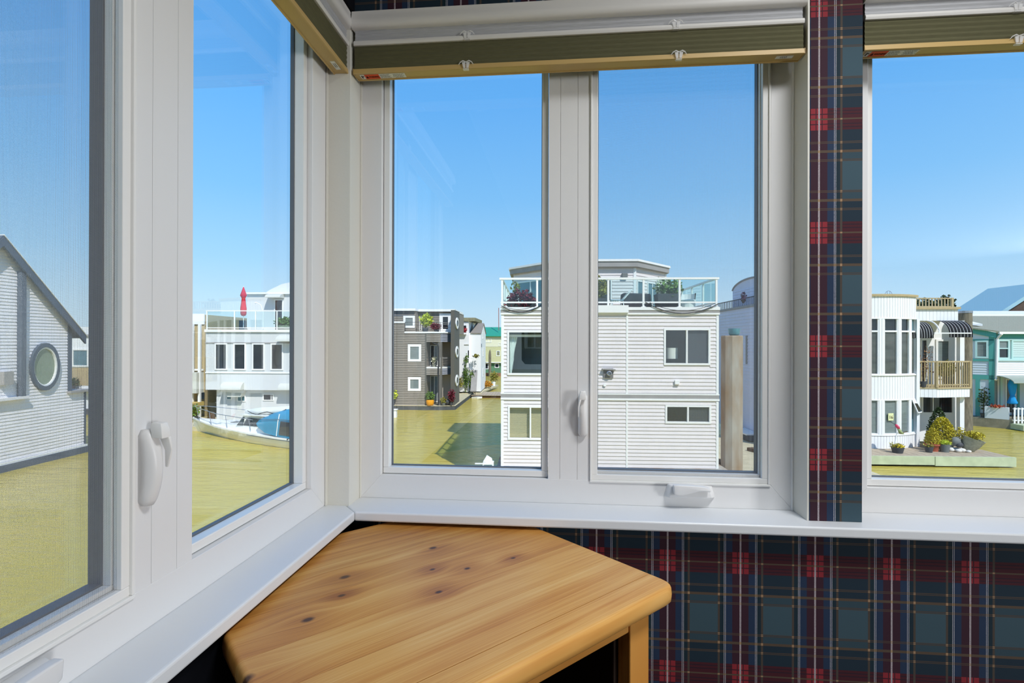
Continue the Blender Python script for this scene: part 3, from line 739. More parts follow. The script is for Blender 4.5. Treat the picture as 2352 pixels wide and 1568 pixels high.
def frame(mb, a0, a1, z0, z1, wd, h0, h1, mull=(), bars=()):
    ring(mb, a0, a1, z0, z1, wd, h0, h1)
    for m_ in mull: mb.box(m_ - wd * 0.4, m_ + wd * 0.4, h0, h1 * 0.9, z0 + wd, z1 - wd)
    for b in bars: mb.box(a0 + wd, a1 - wd, h0, h1 * 0.85, b - wd * 0.35, b + wd * 0.35)
    return mb
def win(root, wl, a0, a1, z0, z1, wd=0.06, mull=(), bars=(), fm=None, gm=None, out=0.045, name='window', gms=None):
    """window part: frame with mullions, one pane sub-part per light"""
    f = frame(MB(wl), a0, a1, z0, z1, wd, -0.02, out, mull, bars).build(name, fm or wtrim, root)
    xs = [a0 + wd * 0.8, *mull, a1 - wd * 0.8]; zs = [z0 + wd * 0.8, *bars, z1 - wd * 0.8]
    for i in range(len(xs) - 1):
        for j in range(len(zs) - 1):
            g = gms[(i + j) % len(gms)] if gms else (gm or dkgls)
            MB(wl).box(xs[i], xs[i + 1], 0.006, 0.014, zs[j], zs[j + 1]).build('pane', g, f)
    return f
def wbox(wl, name, mat, root, a0, a1, h0, h1, z0, z1, **k): return MB(wl).box(a0, a1, h0, h1, z0, z1).build(name, mat, root, **k)

def ellipsoid(c, r, inner=0.55, rng=random):
    def f():
        while True:
            d = Vector((rng.gauss(0, 1), rng.gauss(0, 1), rng.gauss(0, 1)))
            if d.length > 0.01: break
        d.normalize(); t = inner + (1 - inner) * rng.random() ** 0.6
        return (c[0] + d.x * r[0] * t, c[1] + d.y * r[1] * t, c[2] + d.z * r[2] * t)
    return f
def cone(c, r, h, rng=random, bulge=0.75):
    def f():
        z = rng.random() ** 1.3; rr = r * (1 - z ** 1.5) ** bulge * (0.6 + 0.4 * rng.random() ** 0.5); a = rng.uniform(0, 2 * math.pi)
        return (c[0] + rr * math.cos(a), c[1] + rr * math.sin(a), c[2] + h * z)
    return f
def plant(name, label, cat, u, w, z, pot, leaf, group=None, stem=None, flowers=None):
    """pot = (material, list of (r, z) profile, sc); leaf = list of (material, shape fn, count, size)"""
    t = ext(name, label, cat, u, w, z, group)
    if pot:
        mat, prof = pot
        b = MB().lathe(prof, (u, w, z), 14).build('pot', mat, t, smooth='auto')
        r, zt = prof[-1]
        MB().lathe([(0.01, zt - 0.03), (max(p[0] for p in prof) * 0.9, zt - 0.025)], (u, w, z), 12).build('soil', soil, b)
    if stem:
        mb = MB()
        for s in stem: mb.tube(*s)
        mb.build('stem', bark, t)
    for mat, fn, n, sz in leaf: MB().leaves(fn, n, sz).build('foliage' if mat not in (LF['flower'], LF['yflower'], LF['wht']) else 'flowers', mat, t, recalc=False, kind='stuff')
    return t

# ------------------------------------------------------------------ the white lap-sided house straight across the water
FW = 17.2
hA = ext('house', 'white lap-sided floating house with a glass-railed roof deck', 'house', 2.47, FW, ZW)
F = front(FW)
U0, U1 = -1.06, 6.00
hol_up = [(-0.84, 1.50, 0.20, 1.60), (4.26, 5.71, 0.55, 1.68)]
hol_lo = [(-0.81, 0.72, -1.93, -0.87), (4.31, 5.74, -1.35, -0.81)]
mb = MB(F); panel(F, U0, U1, -2.83, 2.20, hol_up + hol_lo, 0.14, mb)
mb.box(U0, U0 + 0.14, -8.0, -0.14, -2.83, 2.2); mb.box(U1 - 0.14, U1, -8.0, -0.14, -2.83, 2.2); mb.box(U0, U1, -8.0, -7.86, -2.83, 2.2)
mb.build('wall', wsid, hA)
wins = [(h[0] - 0.015, h[1] + 0.015, h[2] - 0.015, h[3] + 0.015) for h in hol_up + hol_lo]
mb = MB(F)
for l, r in ((U0 + 0.09, 3.025), (3.085, U1 - 0.08)):
    claps(F, l, r, -0.40, 2.15, 0.1215, wins, mb=mb); claps(F, l, r, -2.83, -0.66, 0.1206, wins, mb=mb)
mb.build('siding', wsid, hA, kind='stuff', recalc=False)
for n_, l, r in (('corner_trim', U0, U0 + 0.09), ('corner_trim', U1 - 0.08, U1), ('seam_trim', 3.025, 3.085)):
    wbox(F, n_, wtrim, hA, l, r, 0, 0.03, -0.42, 2.16); wbox(F, n_, wtrim, hA, l, r, 0, 0.03, -2.83, -0.66)
wbox(F, 'belt_band', greyband, hA, U0 - 0.01, U1 + 0.01, 0, 0.035, -0.575, -0.455); wbox(F, 'drip_edge', wtrim, hA, U0 - 0.01, U1 + 0.02, 0, 0.05, -0.64, -0.575)
wbox(F, 'drip_edge', wtrim, hA, U0 - 0.01, U1 + 0.02, 0, 0.04, -0.455, -0.415)
wbox(F, 'fascia', greyband, hA, U0 - 0.02, U1 + 0.02, 0, 0.05, 2.21, 2.30); wbox(F, 'fascia_cap', wtrim, hA, U0 - 0.02, U1 + 0.02, -0.02, 0.07, 2.30, 2.40); wbox(F, 'drip_edge', wtrim, hA, U0 - 0.02, U1 + 0.02, 0, 0.06, 2.155, 2.21)
wbox(F, 'scupper_box', wtrim, hA, 1.05, 3.08, 0.05, 0.14, 2.215, 2.455)
MB().box(U0, U1, FW + 0.02, FW + 8, 2.24, 2.40).build('roof_deck', conc, hA)
wbox(F, 'float', concst, hA, U0 - 0.15, U1 + 0.35, -8.2, 0.22, -3.75, -2.90)
wbox(F, 'sill_plate', concst, hA, U0, U1 + 0.12, -0.1, 0.10, -2.90, -2.83)
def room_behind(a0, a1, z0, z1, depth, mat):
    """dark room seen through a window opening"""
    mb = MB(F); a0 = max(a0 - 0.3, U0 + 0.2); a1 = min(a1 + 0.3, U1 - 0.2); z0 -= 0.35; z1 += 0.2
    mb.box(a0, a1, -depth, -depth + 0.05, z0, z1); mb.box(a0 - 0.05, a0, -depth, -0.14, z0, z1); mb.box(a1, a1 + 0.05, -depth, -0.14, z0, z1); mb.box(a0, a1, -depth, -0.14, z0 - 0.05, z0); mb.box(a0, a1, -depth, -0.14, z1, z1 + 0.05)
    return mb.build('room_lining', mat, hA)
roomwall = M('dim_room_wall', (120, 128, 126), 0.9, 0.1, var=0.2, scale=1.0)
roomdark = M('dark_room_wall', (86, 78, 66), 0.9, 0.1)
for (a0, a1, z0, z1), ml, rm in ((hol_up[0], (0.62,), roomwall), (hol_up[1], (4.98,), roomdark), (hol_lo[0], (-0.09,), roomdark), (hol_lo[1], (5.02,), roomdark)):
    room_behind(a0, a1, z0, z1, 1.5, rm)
    f = frame(MB(F), a0 - 0.02, a1 + 0.02, z0 - 0.03, z1 + 0.03, 0.06, -0.06, 0.04, ml).build('window', wtrim, hA)
    xs = [a0 + 0.03, *ml, a1 - 0.03]
    for i in range(len(xs) - 1): MB(F).box(xs[i], xs[i + 1], -0.03, -0.022, z0, z1).build('pane', pane_m, f)
# insect screen on the right half of the two right windows, blinds behind the lower left one
for a0, a1, z0, z1 in ((5.01, 5.68, 0.6, 1.62), (5.05, 5.70, -1.32, -0.84)): wbox(F, 'window_screen', M('dark_screen', (70, 72, 76), 0.8, 0.1), hA, a0, a1, -0.05, -0.045, z0, z1)
f = MB(F).box(-0.80, 0.72, -0.16, -0.13, -0.92, -0.88).build('venetian_blind', wtrim, hA)
for k in range(24): MB(F).box(-0.79 if k % 1 == 0 else 0, 0.71, -0.150, -0.128, -1.90 + k * 0.0415, -1.90 + k * 0.0415 + 0.030).build('slat', M('blind_slat', (214, 200, 160), 0.6, 0.2) if k == 0 else MATS['blind_slat'], f)
wbox(F, 'blind_headbox', wtrim, hA, -0.80, 1.46, -0.20, -0.12, 1.42, 1.50)
# draped curtain in the big left window
mb = MB(F); rings = []
for k in range(15):
    t = k / 14; z = 1.5 - 1.3 * t; wd = 0.42 - 0.22 * math.sin(math.pi * min(1, t * 0.9)) if t < 0.85 else 0.2
    wd = 0.17 + 0.10 * math.cos(math.pi * min(1, t * 1.3)) * (1 - t) - 0.10 * max(0, t - 0.65) / 0.35
    rings.append([(-0.79 + wd * j / 12, -0.22 + 0.03 * math.sin(j * 1.9), z) for j in range(13)])
mb.loft(rings, caps=False, closed=False); mb.build('curtain', curt, hA, smooth=True, recalc=False)
# hooded vent, small box, wall light
v = MB(F).box(2.29, 2.60, 0.02, 0.07, 0.09, 0.40).build('vent', M('grey_vent', (118, 116, 116), 0.5, 0.4), hA)
MB(F).prism([(2.24, 0.40), (2.66, 0.38), (2.66, 0.345), (2.24, 0.365)], 0.0, 0.17, 1).build('vent_hood', greyband, v)
mb = MB(lambda a, h, z: F(a, h, z)); mb.v = []
mb = MB(); mb.lathe([(0.085, 0), (0.085, 0.10), (0.06, 0.12), (0.05, 0.06)], (0, 0, 0), 12); mb.v = [F(2.46 + x, 0.06 + z, 0.24 + y) for x, y, z in mb.v]; mb.build('vent_pipe', silver, v)
mb = MB(); mb.lathe([(0.05, 0), (0.05, 0.05)], (0, 0, 0), 10); mb.v = [F(2.33 + x, 0.02 + z, -0.14 + y) for x, y, z in mb.v]; mb.build('outlet_cover', wtrim, hA)
wbox(F, 'junction_box', wtrim, hA, 4.58, 4.73, 0.02, 0.10, -0.11, 0.03, bevel=0.01)
# roof-deck railing with glass panels
rl = wbox(F, 'top_rail', wtrim, hA, -1.12, 6.0, -0.02, 0.06, 3.30, 3.365)
wbox(F, 'bottom_rail', wtrim, rl, -1.08, 5.95, 0.0, 0.04, 2.53, 2.58)
posts = [-1.03, 0.12, 1.28, 2.44, 3.58, 4.74, 5.92]
for p in posts:
    wbox(F, 'post', wtrim, rl, p - 0.032, p + 0.032, -0.02, 0.045, 2.40, 3.31); wbox(F, 'post_foot', wtrim, rl, p - 0.07, p + 0.07, -0.03, 0.06, 2.40, 2.42)
for a, b in zip(posts, posts[1:]): wbox(F, 'glass_panel', rail_glass, rl, a + 0.04, b - 0.04, 0.010, 0.018, 2.58, 3.30)
for nm, uu in (('side_rail', 5.92), ('side_rail', -1.03)):
    sl = side(uu); s0 = MB(sl).box(FW, FW + 5.2, -0.03, 0.03, 3.30, 3.36).build(nm, wtrim, hA)
    MB(sl).box(FW, FW + 5.2, -0.02, 0.02, 2.53, 2.58).build('bottom_rail', wtrim, s0)
    for k in range(1, 5): MB(sl).box(FW + k * 1.3 - 0.03, FW + k * 1.3 + 0.03, -0.03, 0.03, 2.40, 3.31).build('post', wtrim, s0)
    for k in range(4): MB(sl).box(FW + k * 1.3 + 0.05, FW + k * 1.3 + 1.25, -0.004, 0.004, 2.58, 3.30).build('glass_panel', rail_glass, s0)
# cabin on the roof: five-sided front
P = [(-1.0, 22.2), (0.98, 20.0), (3.95, 20.0), (5.62, 21.9), (5.62, 25.0), (-1.0, 25.0)]
MB().prism(P, 4.13, 4.33).build('cabin_roof', greyband, hA); 
ctr = (2.3, 22.8); P2 = [(ctr[0] + (x - ctr[0]) * 1.015, ctr[1] + (y - ctr[1]) * 1.015) for x, y in P]
MB().prism(P2, 4.33, 4.41).build('roof_edge', wtrim, hA)
Pi = [(ctr[0] + (x - ctr[0]) * 0.955, ctr[1] + (y - ctr[1]) * 0.93) for x, y in P]
MB().prism(Pi, 2.40, 4.13).build('cabin_wall', wsid, hA)
cw = []
for i in range(3):
    wl, ln = between(Pi[i], Pi[i + 1]); cw.append((wl, ln))
c0, l0 = cw[0]; c1, l1 = cw[1]; c2, l2 = cw[2]
mb = MB(); 
for (wl, ln), hs in zip(cw, ([(0.30, 2.7, 2.4, 3.78)], [(1.30, 1.98, 2.4, 3.70)], [(0.12, 0.62, 2.4, 3.66), (0.9, 1.75, 2.4, 3.66)])):
    mm = MB(wl); claps(wl, 0.05, ln - 0.05, 2.45, 4.10, 0.125, hs, mb=mm); mb.v += mm.v; o_ = len(mb.v) - len(mm.v); mb.f += [tuple(i + o_ for i in f) for f in mm.f]
mb.build('cabin_siding', wsid, hA, kind='stuff', recalc=False)
win(hA, c0, 0.30, 2.70, 2.42, 3.78, 0.06, (1.1, 1.9), gm=tlgls, name='sliding_door')
win(hA, c1, 1.34, 1.96, 2.42, 3.68, 0.05, gm=dkgls, name='cabin_door')
win(hA, c2, 0.14, 0.62, 2.42, 3.64, 0.04, gm=tlgls, name='cabin_window'); win(hA, c2, 0.92, 1.74, 2.42, 3.64, 0.04, (1.3,), gm=tlgls, name='cabin_window')
for wl, ln in cw: MB(wl).box(ln - 0.05, ln + 0.05, -0.05, 0.035, 2.42, 4.10).build('corner_trim', wtrim, hA)
wl = MB(c1).box(2.33, 2.55, 0.02, 0.14, 3.72, 3.90).build('wall_light', greypot, hA, bevel=0.02)
# hanging cables on the fascia
def sag(a, b, d, n=12):
    return [(a[0] + (b[0] - a[0]) * t / n, a[1] + (b[1] - a[1]) * t / n, a[2] + (b[2] - a[2]) * t / n - d * 4 * (t / n) * (1 - t / n)) for t in range(n + 1)]
for k, (a, b, d, lb) in enumerate((((3.62, FW - 0.1, 2.56), (5.95, FW - 0.1, 2.50), 0.34, 'heavy black cable sagging across the right half of the white fascia'), ((3.75, FW - 0.14, 2.54), (5.85, FW - 0.14, 2.52), 0.25, 'thin black cable hanging just above the heavier one on the right of the fascia'),
        ((-1.05, FW - 0.1, 2.44), (0.30, FW - 0.1, 2.50), 0.24, 'black cable looping below the left corner of the deck rail'), ((-1.02, FW - 0.14, 2.42), (0.10, FW - 0.14, 2.46), 0.12, 'thin cable stretched under the red maple at the deck edge'))):
    mb = MB().tube(sag(a, b, d), 0.015 if k % 2 == 0 else 0.009, 6); ext_mesh(mb, 'cable', cablem, lb, 'cable', (a[0] + b[0]) / 2, a[1], a[2], 'cables on the roof deck edge')
# things on the roof deck
DZ = 2.40
def box_pot(name, label, cat, u, w, sx_, sy_, h, mat, leaf, z=DZ, stem=None):
    t = ext(name, label, cat, u, w, z)
    MB().loft([[(u - sx_ * 0.42, w - sy_ * 0.42, z), (u + sx_ * 0.42, w - sy_ * 0.42, z), (u + sx_ * 0.42, w + sy_ * 0.42, z), (u - sx_ * 0.42, w + sy_ * 0.42, z)],
               [(u - sx_ / 2, w - sy_ / 2, z + h), (u + sx_ / 2, w - sy_ / 2, z + h), (u + sx_ / 2, w + sy_ / 2, z + h), (u - sx_ / 2, w + sy_ / 2, z + h)]]).build('pot', mat, t)
    if stem: 
        mb = MB(); [mb.tube(*s) for s in stem]; mb.build('stem', bark, t)
    for mat_, fn, n, sz in leaf: MB().leaves(fn, n, sz).build('foliage', mat_, t, recalc=False, kind='stuff')
    return t
box_pot('potted_maple', 'dark red maple in a low planter at the left end of the roof deck', 'plant', -0.42, 18.0, 1.0, 0.6, 0.16, darkpot,
        [(LF['red'], ellipsoid((-0.42, 18.0, 2.66), (0.54, 0.40, 0.38), 0.4), 900, 0.10), (LF['olive'], ellipsoid((-0.62, 18.1, 3.14), (0.16, 0.12, 0.22)), 90, 0.08)], stem=[([(-0.42, 18, 2.5), (-0.45, 18, 2.8), (-0.62, 18.1, 3.15)], 0.03)])
box_pot('potted_shrub', 'tall olive-yellow shrub in a dark tub behind the deck glass near the cabin door', 'plant', 2.22, 18.2, 0.7, 0.5, 0.36, darkpot, [(LF['olive'], ellipsoid((2.22, 18.2, 3.12), (0.36, 0.3, 0.42), 0.3), 620, 0.10)])
box_pot('potted_shrub', 'bright green shrub with pale flowers in a large dark planter on the roof deck', 'plant', 4.58, 18.1, 0.80, 0.6, 0.50, darkpot,
        [(LF['green'], ellipsoid((4.62, 18.1, 3.10), (0.46, 0.36, 0.34), 0.3), 620, 0.11), (LF['wht'], ellipsoid((4.36, 18.0, 3.18), (0.26, 0.24, 0.26), 0.5), 110, 0.09)])
t = ext('covered_barbecue', 'dark covered barbecue box standing on the roof deck beside the lounge chair', 'barbecue', 3.55, 18.6, DZ)
MB().loft([[(3.10, 18.3, DZ), (4.10, 18.3, DZ), (4.10, 18.9, DZ), (3.10, 18.9, DZ)], [(3.12, 18.3, 2.98), (4.08, 18.3, 2.94), (4.08, 18.9, 2.94), (3.12, 18.9, 2.98)]]).build('cover', cushion, t, bevel=0.05)
t = ext('lounge_chair', 'white slatted lounge chair with raised back behind the deck glass', 'chair', 2.95, 17.9, DZ)
for s in (17.75, 18.2):
    MB().tube([(2.6, s, 2.68), (3.0, s, 2.66), (3.35, s, 3.06)], 0.02, 5).build('side_rail', wtrim, t)
    MB().tube([(2.65, s, 2.40), (2.66, s, 2.68)], 0.02, 5).build('leg', wtrim, t); MB().tube([(3.05, s, 2.40), (3.02, s, 2.66)], 0.02, 5).build('leg', wtrim, t)
for k in range(8):
    x = 2.65 + 0.08 * k if k < 4 else 3.0 + 0.07 * (k - 4); z = 2.675 if k < 4 else 2.68 + 0.082 * (k - 4)
    MB().box(x, x + 0.05, 17.74, 18.21, z, z + 0.018).build('slat', wtrim, t)
t = ext('wicker_chair', 'white wicker tub chair at the right end of the roof deck', 'chair', 5.22, 18.0, DZ)
MB().lathe([(0.26, 0), (0.29, 0.28), (0.26, 0.30)], (5.22, 18.0, DZ), 12).build('seat', wicker, t)
rings = [[(5.22 + r_ * math.cos(a), 18.05 + r_ * math.sin(a), DZ + z) for a in [R(-30 + 240 * j / 10) for j in range(11)]] for r_, z in ((0.27, 0.2), (0.30, 0.42), (0.31, 0.52), (0.27, 0.52), (0.26, 0.3))]
MB().loft(rings, caps=False, closed=False).build('backrest', wicker, t, recalc=False)
# things by the white house
t = ext('plastic_chair', 'small white folding chair on the float left of the white house', 'chair', -1.45, 17.0, -2.90)
MB().prism([(-1.62, -2.62), (-1.50, -2.42), (-1.34, -2.52), (-1.30, -2.66)], 16.85, 16.95, 1).build('backrest', white_bd, t)
MB().box(-1.62, -1.28, 16.7, 17.1, -2.68, -2.64).build('seat', white_bd, t)
for x in (-1.60, -1.30):
    for y in (16.72, 17.08): MB().box(x - 0.015, x + 0.015, y - 0.015, y + 0.015, -2.90, -2.68).build('leg', white_bd, t)
MB().box(-1.88, -1.62, 16.84, 16.9, -2.70, -2.67).build('armrest', white_bd, t)
ext_mesh(MB().box(-1.70, -1.22, 16.6, 17.2, -3.75, -2.90), 'side_float', concst, 'narrow float along the left edge of the white lap-sided house', 'float', -1.6, 18, -3.75)
t = ext('table_lamp', 'lamp with a white drum shade inside the upper right window', 'lamp', 4.62, FW + 0.55, 0.15)
MB().lathe([(0.20, 0.56), (0.20, 0.92)], (4.64, FW + 0.55, 0.15), 18).build('lamp_shade', shade_m, t, smooth='auto'); MB().lathe([(0.10, 0.0), (0.09, 0.03), (0.02, 0.05), (0.02, 0.56)], (4.64, FW + 0.55, 0.15), 12).build('base', darkpot, t)
# concrete guide pile with a blue pot
pl = ext('pile', 'thick stained concrete pile standing right of the white lap-sided house', 'pile', 6.74, 18.1, ZW)
MB().lathe([(0.36, -0.4), (0.36, 5.10), (0.345, 5.14)], (6.76, 18.1, ZW), 10).build('shaft', concst, pl)
MB().lathe([(0.22, 0), (0.26, 0.05), (0.32, 0.4), (0.31, 0.5)], (6.42, 18.5, ZW + 0.3), 10).build('collar', bark, pl)
t = ext('flower_pot', 'blue glazed pot set on top of the concrete pile', 'pot', 6.82, 18.05, 1.49)
MB().lathe([(0.13, 0), (0.175, 0.05), (0.195, 0.20), (0.205, 0.24), (0.18, 0.24), (0.17, 0.18)], (6.82, 18.05, 1.49), 18).build('bowl', bluepot, t, smooth='auto')
ext_mesh(MB().box(6.55, 12.0, 18.6, 26.0, -3.75, -3.30), 'concrete_float', conc, 'sunlit concrete float behind the concrete pile', 'float', 9, 22, -3.75)
ext_mesh(MB().box(6.35, 7.6, 17.5, 18.7, -3.75, -3.28), 'log_float', conc, 'small weathered float around the foot of the concrete pile', 'float', 7, 18, -3.75)

# ------------------------------------------------------------------ lavender house with arched upper wall behind the pile
hF = ext('house', 'lavender-sided house with an arched upper wall behind the concrete pile', 'house', 11.6, 27, ZW)
S = sidel(10.5)
MB().box(10.5, 12.9, 22.8, 31.0, -3.3, 3.0).build('wall', lavwall, hF)
claps(S, 22.8, 31.0, -3.2, 2.98, 0.16).build('siding', lavwall, hF, kind='stuff', recalc=False)
MB(S).box(22.8, 31.1, -0.1, 0.06, 2.98, 3.09).build('roof_edge', greyband, hF)
rl = MB(S).box(22.8, 30.3, 0.0, 0.04, 3.44, 3.48).build('balcony_rail', blackm, hF)
mb = MB(S)
for k in range(60): mb.box(22.85 + k * 0.125, 22.85 + k * 0.125 + 0.018, 0.01, 0.028, 3.09, 3.45)
mb.build('baluster', blackm, rl, kind='stuff')
arc = [(30.14, 3.09), (30.14, 4.20)] + [(27.9 + 2.24 * math.cos(a), 4.15 + 0.48 * math.sin(a)) for a in [R(8 + 164 * k / 14) for k in range(15)]] + [(25.6, 4.1), (25.6, 3.09)]
MB(lambda x, y, z: (x, y, z)).prism(arc, 11.3, 11.5, 0).build('arched_wall', lavwall, hF)
S2 = sidel(11.3); claps(S2, 25.6, 30.1, 3.1, 4.15, 0.16).build('arch_siding', lavwall, hF, kind='stuff', recalc=False)
MB().tube([(11.28, y, z) for y, z in arc[1:17]], 0.05, 6).build('arch_trim', greyband, hF)
MB(S).box(26.05, 26.2, 0.0, 0.05, 0.2, 1.6).build('downpipe', greyband, hF)
MB(S).box(30.4, 31.6, 0.1, 0.3, 3.28, 3.42).build('gutter_box', wtrim, hF)
t = plant('hanging_basket', 'dark purple plant in a hanging basket on the lavender house balcony rail', 'plant', 10.42, 26.3, 3.22, None, [(LF['purple'], ellipsoid((10.38, 26.3, 3.52), (0.12, 0.16, 0.26), 0.2), 160, 0.08)])
MB().lathe([(0.03, 0), (0.12, 0.14), (0.13, 0.18)], (10.38, 26.3, 3.20), 10).build('basket', darkpot, t)
t = ext('mooring_boat', 'dark low boat moored at the foot of the lavender wall', 'boat', 10.2, 25.3, -3.30)
MB().loft([[(9.85, 24.3, -3.25), (10.4, 24.3, -3.25), (10.4, 24.3, -3.0), (9.8, 24.3, -3.0)], [(9.8, 26.0, -3.25), (10.45, 26.0, -3.25), (10.45, 26.0, -2.95), (9.75, 26.0, -2.95)], [(10.1, 27.2, -3.1), (10.2, 27.2, -3.1), (10.2, 27.2, -2.9), (10.1, 27.2, -2.9)]]).build('hull', darkpot, t)
MB().box(9.76, 10.44, 24.4, 26.4, -3.0, -2.94).build('gunwale', wtrim, t)
ext_mesh(MB().prism([(9.0, 22.4), (9.5, 21.2), (9.75, 21.35), (9.25, 22.5)], -3.285, -3.16), 'timber_beam', bark, 'dark timber beam lying on the concrete float', 'log', 9.3, 21.8, -3.285)  # loose squared timber beam on the float

# ------------------------------------------------------------------ charcoal house across the channel
hD = ext('house', 'charcoal lap-sided house with white trim and round side windows across the channel', 'house', -9.5, 39, ZW)
FD = front(37.5)
hw = [(-9.07, -8.10, -0.17, 1.07), (-9.06, -8.11, -2.30, -1.30)]
mb = MB(FD); panel(FD, -14.0, -7.76, -3.33, 2.70, hw + [(-9.33, -7.7, 1.90, 2.75)], 0.2, mb); mb.box(-14.0, -7.76, -8, -0.2, -3.33, 1.9); mb.build('wall', dksid, hD)
mb = MB(FD); claps(FD, -14.0, -7.82, -3.33, 1.88, 0.125, hw, out=0.05, mb=mb); claps(FD, -14.0, -9.33, 1.9, 2.6, 0.125, out=0.05, mb=mb); mb.build('siding', dksid, hD, kind='stuff', recalc=False)
wbox(FD, 'corner_trim', dktrim, hD, -7.83, -7.72, 0, 0.04, -3.33, 1.88)
for h in hw: win(hD, FD, h[0], h[1], h[2], h[3], 0.17, gm=mdgls, out=0.06)
wbox(FD, 'parapet_cap', wtrim, hD, -14.0, -9.30, -0.1, 0.08, 2.61, 2.72)
# third floor set back on the deck
F3 = front(38.7)
k3 = lambda u: u * 1.032
MB(F3).box(-14.4, -8.78, -6, 0, 1.9, 3.6).build('upper_wall', dksid, hD); MB(F3).box(-8.80, -5.98, -6, -0.9, 1.9, 3.6).build('upper_wall', dksid, hD)
F4 = front(39.6)
mb = MB(); 
for wl, a0, a1, hs in ((F3, -14.4, -8.80, [(-9.71, -8.82, 2.3, 3.21)]), (F4, -8.76, -5.98, [(-7.16, -6.24, 1.9, 3.42)])):
    mm = claps(wl, a0, a1, 2.0, 3.5, 0.125, hs, out=0.05); o_ = len(mb.v); mb.v += mm.v; mb.f += [tuple(i + o_ for i in f) for f in mm.f]
mb.build('upper_siding', dksid, hD, kind='stuff', recalc=False)
wbox(F3, 'soffit_shade_board', bluegrey, hD, -14.4, -8.9, 0.0, 0.03, 3.16, 3.55)
win(hD, F3, -9.71, -8.84, 2.30, 3.20, 0.16, gm=mdgls, out=0.06)
win(hD, F4, -7.16, -6.24, 1.98, 3.42, 0.26, gm=dkgls, out=0.06, name='deck_door')
f = frame(MB(F4), -8.72, -8.50, 2.1, 3.15, 0.05, 0, 0.04, (), [2.3, 2.5, 2.7, 2.9]).build('glass_block_window', wtrim, hD); MB(F4).box(-8.7, -8.52, 0.005, 0.012, 2.12, 3.13).build('pane', dkgls, f)
MB().prism([(-14.5, 38.45), (-8.75, 38.45), (-8.68, 39.3), (-5.95, 39.3), (-5.95, 44), (-14.5, 44)], 3.56, 3.73).build('roof_edge', wtrim, hD)
# porch bay on the right: bands, post, floors
PB = [(-7.74, 37.5), (-6.72, 37.5), (-5.96, 38.6), (-5.96, 39.6), (-7.74, 39.6)]
def band(z0, z1, mat, name, grow=0.0):
    c = (-6.9, 38.6); return MB().prism([(c[0] + (x - c[0]) * (1 + grow), c[1] + (y - c[1]) * (1 + grow)) for x, y in PB], z0, z1).build(name, mat, hD)
band(1.24, 1.88, dksid, 'porch_band'); band(-1.14, -0.66, dksid, 'porch_band'); band(-0.66, -0.57, wtrim, 'porch_floor', 0.03)
c0, l0 = between(PB[0], PB[1]); c1, l1 = between(PB[1], PB[2])
mb = MB(); 
for wl, ln, mt in ((c0, l0, 0), (c1, l1, 1)):
    for z0, z1 in ((1.25, 1.87), (-1.13, -0.67)):
        mm = claps(wl, 0.02, ln - 0.02, z0, z1, 0.115, out=0.045); 
        if mt == 0: o_ = len(mb.v); mb.v += mm.v; mb.f += [tuple(i + o_ for i in f) for f in mm.f]
        else: mm.build('angled_siding', ltgrey, hD, kind='stuff', recalc=False)
mb.build('porch_siding', dksid, hD, kind='stuff', recalc=False)
MB().prism([(-9.32, 37.42), (-6.68, 37.42), (-5.88, 38.55), (-5.88, 39.7), (-9.32, 39.7)], 1.88, 1.99).build('deck_edge', wtrim, hD)
MB().box(-6.90, -6.60, 37.5, 37.75, -3.33, 1.24).build('porch_post', dktrim, hD)
MB().tube([(-7.3, 37.45, 1.2), (-6.9, 37.42, 1.05), (-6.84, 37.42, 0.9), (-6.84, 37.42, -3.3)], 0.045, 8).build('drain_pipe', blackm, hD)
F5 = front(38.9)
MB(F5).box(-7.76, -5.95, -0.3, 0, -3.33, 1.24).build('porch_wall', M('porch_tan_wall', (150, 138, 122), 0.8, 0.1), hD)
win(hD, F5, -7.72, -7.12, -0.55, 1.02, 0.06, (-7.42,), gm=dkgls, name='porch_door'); win(hD, F5, -7.72, -7.10, -3.25, -1.26, 0.07, (-7.40,), gm=mdgls, name='porch_door')
MB(F5).box(-7.05, -6.1, 0.0, 0.03, -3.3, -1.2).build('porch_panel', M('cream_panel', (206, 194, 178), 0.7, 0.2), hD)
# railings
def railing(wl, a0, a1, z0, z1, nb, mat, root, name='railing', th=0.02, posts=None):
    r_ = MB(wl).box(a0, a1, -th, th, z1 - 2 * th, z1).build(name, mat, root)
    for k in range(nb): MB(wl).box(a0, a1, -th * 0.6, th * 0.6, z0 + (z1 - z0) * (k + 0.3) / nb, z0 + (z1 - z0) * (k + 0.3) / nb + th * 1.2).build('rail_bar', mat, r_)
    for a in (posts or (a0, a1)): MB(wl).box(a - th, a + th, -th, th, z0 - 0.05, z1).build('post', mat, r_)
    return r_
b0, bl = between((-9.28, 37.48), (-6.72, 37.48)); railing(b0, 0, bl, 2.02, 2.68, 2, blackm, hD, 'deck_railing', 0.014, (0, 1.3, bl))
b1, bl1 = between((-6.72, 37.48), (-5.96, 38.55)); railing(b1, 0, bl1, 2.02, 2.66, 3, greyband, hD, 'deck_railing', 0.016); railing(b1, 0, bl1, -0.5, 0.12, 4, greyband, hD, 'porch_railing', 0.018)
railing(c0, 0.0, l0 - 0.3, -0.5, 0.12, 2, blackm, hD, 'porch_railing', 0.012)
